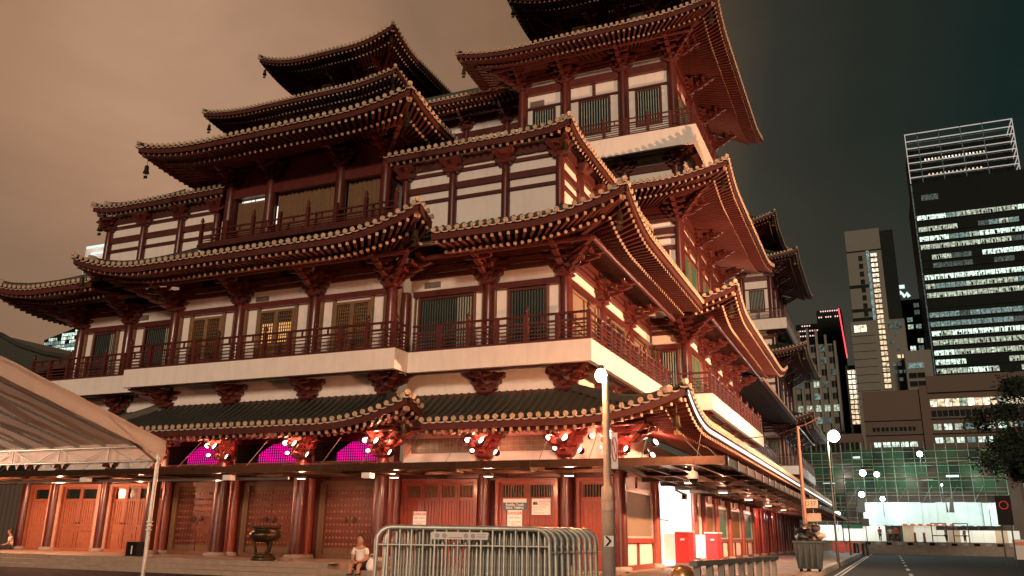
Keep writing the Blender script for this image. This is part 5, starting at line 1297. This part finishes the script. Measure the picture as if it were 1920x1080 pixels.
for i in range(10): b = MB(); b.box(W, -4.4, 1.6, 249.14, 249.2, 56-i*2.2, 56.14-i*2.2, 'darkclad'); b.build('joint', t)

# mid tower with rooftop sign
t = block('hotel_block', 'dark block with white script sign on its roof between two towers', 8.2, 20, 300, 320, 78.5, 'darkclad')
b = MB(); b.path([(8.4,299.6,79.2),(9.2,299.6,81.4),(10.2,299.6,79.4),(11.2,299.6,81.2),(12.2,299.6,79.6),(13,299.6,80.6),(13.6,299.6,79.4)], .62, 'facadewhite', 6); b.box(W, 8.4, 12.6, 299.4, 299.8, 82.4, 83.6, 'facadewhite'); b.build('roof_sign', t)
for i in range(16):
    z = 76.5-i*2.4
    for x in (8.8, 12.2, 14.6, 17.2):
        if random.random() < .62: pane(t, 300, x, x+(1.6 if x > 9 else 1.0), z-.9, z+.6, random.choice(['win2','win1','win3','win0','win3']))
t = block('grey_annex', 'pale grey stepped annex below the script sign', 8.1, 14.4, 240, 248, 49.2, 'greyclad')
for z in (45.2, 42.6, 40.4): pane(t, 240, 8.6, 12.4, z-.7, z+.7, 'win2' if z > 45 else 'darkclad')
# low brown podium
t = block('brown_podium', 'long brown low-rise building with warm lit window strip behind the scaffold', -2.4, 70, 175, 200, 28.7, 'brownclad'); b = MB(); b.box(W, 7.6, 9.0, 174.4, 175, GZ, 29.3, 'brownclad'); b.build('pier', t)
b = MB(); b.box(W, 9.0, 70, 174.2, 175, 27.9, 31, 'brownclad'); b.build('parapet', t)
for i in range(24): pane(t, 175, 9.3+i*.62*2, 9.3+i*1.24+1.12, 25.3, 26.7, ['win5','win4','win5','win4','win1'][i % 5])
for i in range(16): pane(t, 175, 9.3+i*1.9, 9.3+i*1.9+1.75, 23.4, 24.6, 'darkclad')
for i in range(14):
    pane(t, 175, 9.4+i*1.75, 9.4+i*1.75+1.25, 21.0, 22.1, ['win1','win0','win1','win2','win0'][i % 5]); pane(t, 175, 9.4+i*1.75, 9.4+i*1.75+1.25, 18.6, 19.6, ['win0','win1','win0','win2','win0'][i % 5])
for i in range(5): pane(t, 175, -1.1+i*1.55, .15+i*1.55, 18.1, 19.0, 'win0'); pane(t, 175, -1.1+i*1.55, .15+i*1.55, 21.0, 21.8, 'darkclad')
for z in (20.3, 23.0): b = MB(); b.box(W, -2.5, 70, 174.8, 175, z-.08, z+.08, 'darkclad'); b.build('floor_band', t)
# finned block, pink-lit tower, bright narrow tower, low brown wing
t = block('finned_block', 'grey block with tall curved fins behind the temple corner', -17.4, -7.4, 200, 215, 44, 'greyclad')
for i in range(6):
    x = -17+i*1.9; b = MB(); b.box(W, x, x+.5, 198.6, 200, 24, 45+2.6*math.sin(i*.6+.4), 'greyclad'); b.build('fin', t)
for j in range(7):
    for i in range(5): pane(t, 200, -16.3+i*1.9, -15.1+i*1.9, 26+j*2.7, 27.4+j*2.7, random.choice(['win1','win2','darkclad','darkclad','win3','darkclad']) if j not in (1,) else 'win1')
t = block('dark_tower', 'far dark tower edged with pink and red lights', -17, -8.4, 320, 335, 82.3, 'darkclad'); b = MB(); b.box(W, -24.6, -17, 320, 330, GZ, 77.6, 'darkclad'); b.build('lower_wing', t)
for j in range(5):
    for i in range(9):
        if random.random() < .75: x = -24.2+i*.85 if j < 3 else -16.4+i*.8; b = MB(); z = (77-j*1.9) if j < 3 else 82-(j-3)*2.2; b.box(W, x, x+.42, 319.8, 320, z-.3, z+.1, 'pinkwin'); b.build('light', t)
b = MB(); b.bar((-9.2,319.7,82.4), (-7.9,319.7,64), .35, .3, 'redglow'); b.build('red_edge_light', t)
t = block('bright_tower', 'narrow tower with a bright grid of windows', -7.2, -3.4, 260, 268, 50, 'brownclad')
for j in range(11):
    for i in range(3): pane(t, 260, -6.7+i*1.02, -5.86+i*1.02, 33+j*1.45, 34.1+j*1.45, 'win5' if j > 4 else 'win4')
t = block('low_wing', 'low brown wing with dark louvres beside the bright street lamp', -16, -2.6, 150, 160, 18, 'brownclad')
for i in range(12): b = MB(); b.box(W, -12+i*.75, -11.5+i*.75, 149.8, 150, 15.0, 16.6, 'darkclad'); b.build('louvre', t)

# ------------------------------------------------------------------ scaffolded building at the end of the street
t = thing('scaffolded_building', 'building wrapped in green netting and scaffold, floodlit white at its foot', 'building', (2, 127, 0))
b = MB(); b.box(W, -13, 16, 128, 145, GZ, 12.4, 'brownclad'); b.build('wall', t)
random.seed(8)
for nm, cc, tt, aa in (('net_thin', (.02,.09,.04), (.04,.18,.08), .55), ('net_dark', (.008,.03,.015), (.015,.07,.03), .15)):
    m_ = MATS['netting'].copy(); m_.name = nm; MATS[nm] = m_
    for nd in m_.node_tree.nodes:
        if nd.type == 'BSDF_TRANSLUCENT': nd.inputs[0].default_value = tt+(1,)
        if nd.type == 'VECT_MATH' and nd.operation == 'SCALE' and not nd.inputs[0].is_linked: nd.inputs[0].default_value = cc
        if nd.type == 'MIX_SHADER' and abs(nd.inputs[0].default_value-.24) < .01: nd.inputs[0].default_value = aa
nb = 20; xa, xb = -11.5, 14.2
for j in range(5):
    z0_ = 3.6+j*1.9; 
    b = MB(); b.box(W, xa, xb, 125.2, 126.4, z0_-.05, z0_+.03, 'wood'); b.build('scaffold_deck', t)
    for i in range(nb):
        x0 = lerp(xa, xb, i/nb); x1 = lerp(xa, xb, (i+1)/nb)
        if (j < 2 and 6 <= i <= 18) or random.random() < .2: continue
        nk = random.choice(['netting','netting','net_thin','net_dark']); m = MB(); k = 4; sag = random.uniform(.02,.14); p = None
        for q in range(k+1):
            f_ = q/k; x = lerp(x0+.03, x1-.03, f_); y = 125.0-sag*math.sin(math.pi*f_)
            c = [Vector((x, y, z0_+.08)), Vector((x, y-.04, z0_+.95)), Vector((x, y, z0_+1.82))]
            if p: m.add(p+c, [(0,3,4,1),(1,4,5,2)], nk, True)
            p = c
        m.build('net_panel', t)
for i in range(nb+1):
    x = lerp(xa, xb, i/nb); b = MB(); b.tube((x,124.9,GZ), (x,124.9,13.4+random.uniform(0,.6)), .05, 'scaffpole', 5); b.build('standard_pole', t)
for j in range(12):
    z = 2.2+j*.95; b = MB(); b.tube((xa,124.85,z), (xb,124.85,z), .035, 'scaffpole', 5); b.build('ledger_pole', t)
for i in range(11):
    x = xa+random.uniform(0, 22); z = 4+random.uniform(0, 8); b = MB(); b.box(W, x, x+random.uniform(.8,2.6), 124.6, 124.66, z, z+random.uniform(.12,.3), random.choice(['sheet','scaffpole','wood'])); b.build('scaffold_board', t)
for i in range(8):
    x = lerp(xa, xb-2, i/8); b = MB(); b.tube((x,124.8,4.5), (x+2.3,124.8,8.2), .03, 'scaffpole', 5); b.build('brace_pole', t)
for i in range(9):
    x = -3+i*1.75; b = MB(); k = 5; p = None; zt_ = 6.1-random.uniform(0,.15); yo = random.uniform(0,.3)
    for q in range(k+1):
        xx = x+1.76*q/k; yy = 124.3-yo-.06*math.sin(q*2.2+i); cc = [Vector((xx,yy,3.1+random.uniform(0,.12))), Vector((xx,yy+.05,4.6)), Vector((xx,yy,zt_))]
        if p: b.add(p+cc, [(0,3,4,1),(1,4,5,2)], 'sheet', True)
        p = cc
    b.build('white_sheet', t)
for x in (-3.6, 6.9): b = MB(); b.box(W, x, x+.9, 124.1, 124.25, 4.8, 6.6, 'darkmetal'); b.build('grille_panel', t)
for i in range(8): x = -10.5+i*1.25; b = MB(); b.box(W, x, x+1.23, 123.2, 123.3, 1.15, 3.1, 'white'); b.build('hoarding_panel', t)
for i in range(10): x = 1.5+i*1.3; b = MB(); b.box(W, x, x+1.28, 122.6, 122.7, 1.15, 2.6 if i > 2 else 3.1, 'white' if i % 4 else 'cream'); b.build('hoarding_panel', t)
for i in range(7): x = 1.6+i*.9; b = MB(); b.box(W, x, x+.5, 122.4, 122.5, 3.1, 3.35, 'orange'); b.build('warning_board', t)
b = MB(); b.box(W, -5.8, -3.2, 123.0, 123.15, 2.75, 3.2, 'netting'); b.build('green_board', t)
mb = MB(); mb.box(W, -14, 40, 108, 127, GZ, 1.1, 'paving'); g = mb.build('terrace'); g['kind'] = 'structure'
for i in range(20):
    b = MB(); x = -6+i*1.1; b.box(W, x, x+.55, 107.9, 108.0, .78, 1.06, 'black' if i % 2 else 'paint'); b.build('kerb_block', g)
def floodlight(x, y, z, l, e, r=.3):
    t = thing('floodlight', l, 'floodlight', (x, y, z), 'floodlights on the scaffold'); b = MB(); b.box(W, x-r, x+r, y, y+.2, z-r*.8, z+r*.8, 'darkmetal'); b.build('housing', t)
    b = MB(); b.lathe((x,y-.01,z), [(r*.95,0),(r*.8,.12),(r*.3,.2)], 'lamp_white', 12, axis=(0,-1,0)); b.build('lens', t); b = MB(); b.tube((x,y+.1,z-r*.8), (x,y+.1,max(1.1, z-2.2)), .04, 'darkmetal', 6); b.build('mount', t)
    light('flood_beam', (x, y-.9, z-.3), e, (.80,1,.93), t, .2)
floodlight(4.5, 121.6, 12.0, 'floodlight at the top of the scaffold', 900, .36); floodlight(-.85, 121.6, 9.5, 'floodlight midway up the scaffold', 700, .34)
floodlight(-.45, 121.5, 6.4, 'floodlight low on the scaffold above the white sheets', 560, .3); floodlight(-6.1, 121.3, 4.4, 'lowest floodlight, at the left end of the scaffold', 800, .42)
floodlight(6.5, 120.0, 8.0, 'floodlight in the middle of the scaffold over the white sheets', 620, .12); floodlight(11.5, 121.6, 5.4, 'floodlight at the right end of the white sheets', 420, .2)
floodlight(15.6, 121.6, 9.0, 'floodlight at the right edge beside the dark tree', 700, .45)
for i, x in enumerate((-9, -5, -1, 3, 7, 11)):  # lamps added behind the netting to make it glow
    light('net_glow_light', (x, 127.0, 5.0+2.2*((i*2) % 4)), 160, (.85,1,.9), t, .15)
# people and street things in front of it
def walker(x, y, z, label, top, yaw=0, h=1.68):
    t = thing('person', label, 'person', (x, y, z), 'people in front of the hoarding'); s = h/1.7; Mx = Matrix.Translation((x,y,z)) @ Matrix.Rotation(yaw, 4, 'Z') @ Matrix.Scale(s, 4)
    q = lambda a, b, c, r: tuple(Mx @ Vector((a,b,c)))+(r*s,)
    P = [q(0,0,.92,.14), q(0,0,1.15,.13), q(0,0,1.36,.14), q(0,-.01,1.47,.06), q(0,-.02,1.60,.095)]; E_ = [(0,1),(1,2),(2,3),(3,4)]
    for sx in (-1, 1):
        b = len(P); P += [q(sx*.19,0,1.38,.06), q(sx*.24,-.02,1.12,.045), q(sx*.22,-.12,.9,.036)]; E_ += [(2,b),(b,b+1),(b+1,b+2)]
        b = len(P); P += [q(sx*.09,0,.85,.085), q(sx*.1,-.02*sx,.47,.06), q(sx*.1,.04*sx,.08,.042), q(sx*.11,-.12+.04*sx,.04,.035)]; E_ += [(0,b),(b,b+1),(b+1,b+2),(b+2,b+3)]
    skinned('body', P, E_, 0, 'skin', t, 1)
    S = [q(0,0,.9,.16), q(0,0,1.15,.15), q(0,0,1.37,.155)]; SE = [(0,1),(1,2)]
    for sx in (-1, 1): b = len(S); S += [q(sx*.19,0,1.38,.075), q(sx*.235,-.01,1.2,.065)]; SE += [(2,b),(b,b+1)]
    skinned('shirt', S, SE, 0, top, t, 1)
    L = [q(0,0,.9,.155)]; LE = []
    for sx in (-1, 1): b = len(L); L += [q(sx*.09,0,.82,.1), q(sx*.1,0,.47,.075), q(sx*.1,.03*sx,.14,.06)]; LE += [(0,b),(b,b+1),(b+1,b+2)]
    skinned('trousers', L, LE, 0, 'cloth_black', t, 1)
    hb = MB(); hb.lathe(Mx @ Vector((0,.01,1.6)), [(.098*s,-.02*s),(.108*s,.05*s),(.08*s,.12*s),(.02*s,.14*s)], 'hair', 10); hb.build('hair', t)
walker(-1.1, 112.4, 1.1, 'person in dark red shirt at the left of the roadside group', 'shop_red', .4); walker(.0, 113.0, 1.1, 'person in pale shirt in the middle of the roadside group', 'cloth_white', -.3); walker(.65, 112.2, 1.1, 'tall person in red shirt at the right of the roadside group', 'signred', .1, 1.78)
walker(5.9, 113, 1.1, 'person in black beside the bright hoarding', 'cloth_black', 1.2); walker(7.8, 112.5, 1.1, 'person in dark clothes farthest right by the hoarding', 'cloth_black', -1, 1.6)
for i, (x, l) in enumerate(((2.6, 'brown post left of the gate frames'), (3.55, 'brown post beside the gate frames'))):
    o = thing('marker_post', l, 'post', (x, 111, 1.1), 'posts by the hoarding'); b = MB(); b.lathe((x,111,1.1), [(.14,0),(.12,.9),(.14,.95),(.06,1.1)], 'orange', 8); b.build('shaft', o); b = MB(); b.lathe((x,111,1.1), [(.2,0),(.2,.08)], 'black', 8); b.build('base', o)
for i, (x, l) in enumerate(((4.6, 'metal gate frame left of the two'), (6.9, 'metal gate frame right of the two'))):
    o = thing('gate_frame', l, 'gate', (x, 116, 1.1), 'gate frames by the hoarding'); 
    for a, c in (((x,116,1.1),(x,116,3.3)), ((x+1.6,116,1.1),(x+1.6,116,3.3)), ((x,116,3.3),(x+1.6,116,3.3)), ((x,116,1.9),(x+1.6,116,1.9))): b = MB(); b.tube(a, c, .06, 'darkmetal', 6); b.build('tube', o)
# litter bins, road sign, barriers at the kerb
for x, y, l in ((-3.2, 93, 'dark litter bin on the pavement end'), (-2.4, 92, 'second dark litter bin, nearer the road')):
    o = thing('litter_bin', l, 'bin', (x, y, 0), 'litter bins'); b = MB(); b.lathe((x,y,-.2), [(.26,0),(.28,.9),(.24,.95)], 'darkmetal', 10); b.build('body', o); b = MB(); b.lathe((x,y,.75), [(.29,0),(.27,.12),(.12,.2)], 'darkmetal', 10); b.build('lid', o)
o = thing('road_sign', 'tall dark rectangular road sign on two posts near the tree', 'sign', (6.65, 62, GZ)); b = MB(); b.box(W, 6.25, 7.1, 61.95, 62, 2.25, 4.05, 'black'); b.build('panel', o)
b = MB(); b.path([(6.68+math.cos(a)*.24, 61.93, 3.45+math.sin(a)*.24) for a in [R(k) for k in range(0,361,24)]], .03, 'signred', 5); b.build('ring', o); b = MB(); b.box(W, 6.4, 6.95, 61.93, 61.95, 2.4, 2.9, 'black'); b.build('lower_plate', o)
for x in (6.4, 6.95): b = MB(); b.tube((x,62.05,GZ), (x,62.05,4.0), .045, 'darkmetal', 6); b.build('post', o)
o = thing('road_sign', 'small square sign on a thin post before the hoarding', 'sign', (-2.2, 96, GZ)); b = MB(); b.tube((-2.2,96,GZ), (-2.2,96,3.4), .04, 'darkmetal', 6); b.build('post', o); b = MB(); b.box(W, -2.55, -1.85, 95.9, 95.95, 2.6, 3.35, 'darkmetal'); b.build('panel', o)
for i in range(2):
    x = 10.2+i*1.75; o = thing('water_barrier', ('%s orange and white road barrier right of the hoarding' % ('first','second')[i]), 'barrier', (x, 92, GZ), 'plastic road barriers'); b = MB(); b.prism([(x,91.7,GZ),(x,92.3,GZ),(x,92.15,.7),(x,92.1,1.5),(x,91.9,1.5),(x,91.85,.7)], (1.65,0,0), 'orange' if i % 2 else 'greymetal'); b.build('body', o); b = MB(); b.box(W, x+.2, x+1.4, 91.78, 91.84, 1.0, 1.3, 'white' if i % 2 else 'orange'); b.build('band', o)
for i in range(2):
    x = -9.9+i*1.4; o = thing('water_barrier', ('%s low red barrier behind the bin' % ('left','right')[i]), 'barrier', (x+6, 99, GZ), 'low red barriers'); x += 6; b = MB(); b.prism([(x-1.8,98.7,GZ),(x-1.8,99.3,GZ),(x-1.8,99.1,1.0),(x-1.8,98.9,1.0)], (1.3,0,0), 'signred'); b.build('body', o); b = MB(); b.box(W, x-1.6, x-.7, 98.76, 98.80, .55, .7, 'orange'); b.build('band', o)

# ------------------------------------------------------------------ trees at the right edge
def tree(x, y, h, r, label, seed, n=11000):
    random.seed(seed); t = thing('street_tree', label, 'tree', (x, y, GZ), 'street trees'); b = MB()
    b.path([(x,y,GZ), (x+.1,y,h*.25), (x-.05,y+.1,h*.5), (x+.1,y,h*.8)], .2, 'bark', 8); limbs = []
    for i in range(9):
        a = random.uniform(0, 6.28); z = h*random.uniform(.3,.55); e = Vector((x+math.cos(a)*r*.75, y+math.sin(a)*r*.75, z+h*random.uniform(.12,.4))); b.path([(x,y,z), lerp(Vector((x,y,z)), e, .5)+Vector((0,0,.25)), e], .06, 'bark', 5); limbs.append(e)
    b.build('trunk', t)
    cl = limbs+[Vector((x+random.gauss(0,r*.5), y+random.gauss(0,r*.5), h*random.uniform(.5,1))) for _ in range(26)]
    lv = MB()
    for i in range(n):
        c = random.choice(cl); p = c+Vector((random.gauss(0,.45), random.gauss(0,.45), random.gauss(0,.36)))
        a = Vector((random.gauss(0,1), random.gauss(0,1), random.gauss(0,.6))).normalized()*random.uniform(.12,.26); bb = a.orthogonal().normalized()*random.uniform(.05,.1)
        lv.add([p-a, p+bb, p+a, p-bb], [(0,1,2,3)], 'leaf')
    lv.build('crown', t)
tree(9.3, 66, 11.5, 2.6, 'dark leafy street tree at the right edge beside the road sign', 4); tree(12.0, 78, 12, 3.0, 'dark leafy street tree behind the road sign tree', 9, 9000)

# ------------------------------------------------------------------ left background
t = thing('shophouse', 'dark tiled shophouse roof behind the tent at the left edge', 'building', (-72, 48, GZ)); b = MB(); b.box(W, -95, -62, 50, 62, GZ, 12.6, 'darkclad'); b.build('wall', t)
rp = [(-100,17.9),(-74,18.1),(-69.5,17.3),(-67,16.2),(-63.5,15.2),(-59.8,14.5),(-59.6,14.1),(-64,13.7),(-100,13.6)]
b = MB(); b.prism([(a,48,c) for a, c in rp], (0,16,0), 'tile'); rf = b.build('roof', t)
b = MB(); b.path([(a,47.9,c+.05) for a, c in rp[:6]], .22, 'tile', 6); b.build('ridge', rf)
t = block('lit_tower', 'distant glass block with slanted top glowing pale green behind the balcony', -200, -184, 150, 170, 44, 'darkclad'); b = MB(); b.prism([(-200,150,44),(-184,150,44),(-184,150,52.3),(-188,150,51.5),(-200,150,48.8)], (0,14,0), 'darkclad'); b.build('slanted_top', t)
random.seed(2)
for j in range(8):
    z = 44.3+j*.98
    for i in range(10):
        x = -199.7+i*1.56
        if z+.8 < 48.7+(x+200)*.23 and random.random() < .92: pane(t, 150, x, x+1.44, z, z+.8, random.choice(['win0','win0','win1','win2']))
t = block('rooftop_block', 'distant pale rooftop block with white light bars left of the white box', -190, -178, 150, 165, 73.6, 'plaster'); 
for z, a, c in ((73.2,-189.6,-180), (71.2,-187.6,-180)): b = MB(); b.box(W, a, c, 149.7, 149.9, z-.3, z+.3, 'facadewhite'); b.build('light_bar', t)
light('roof_wash', (-186,146,72), 350, (1,.85,.75), t, .3)

t = thing('corrugated_hoarding', 'brown corrugated hoarding beyond the leftmost columns', 'fence', (-50, 44, GZ))
b = MB()
for i in range(60): x = -70+i*.5; b.prism([(x,44,GZ),(x+.12,43.9,GZ),(x+.26,43.9,GZ),(x+.38,44,GZ),(x+.5,44,GZ),(x+.5,44.1,GZ),(x,44.1,GZ)], (0,0,4.6), 'brownclad')
b.build('sheet', t); b = MB(); b.box(W, -70, -40, 43.8, 43.9, 4.3, 4.6, 'greymetal'); b.build('top_rail', t)
light('yard_light', (-46, 38, 3.6), 260, (1,.6,.4), t, .1)
# flat print becomes mesh
dg = bpy.context.evaluated_depsgraph_get()
for o in [o for o in COL.objects if o.type == 'FONT']:
    me = bpy.data.meshes.new_from_object(o.evaluated_get(dg)); n = put('lettering', me, o.parent, M=o.matrix_basis.copy()); bpy.data.objects.remove(o)
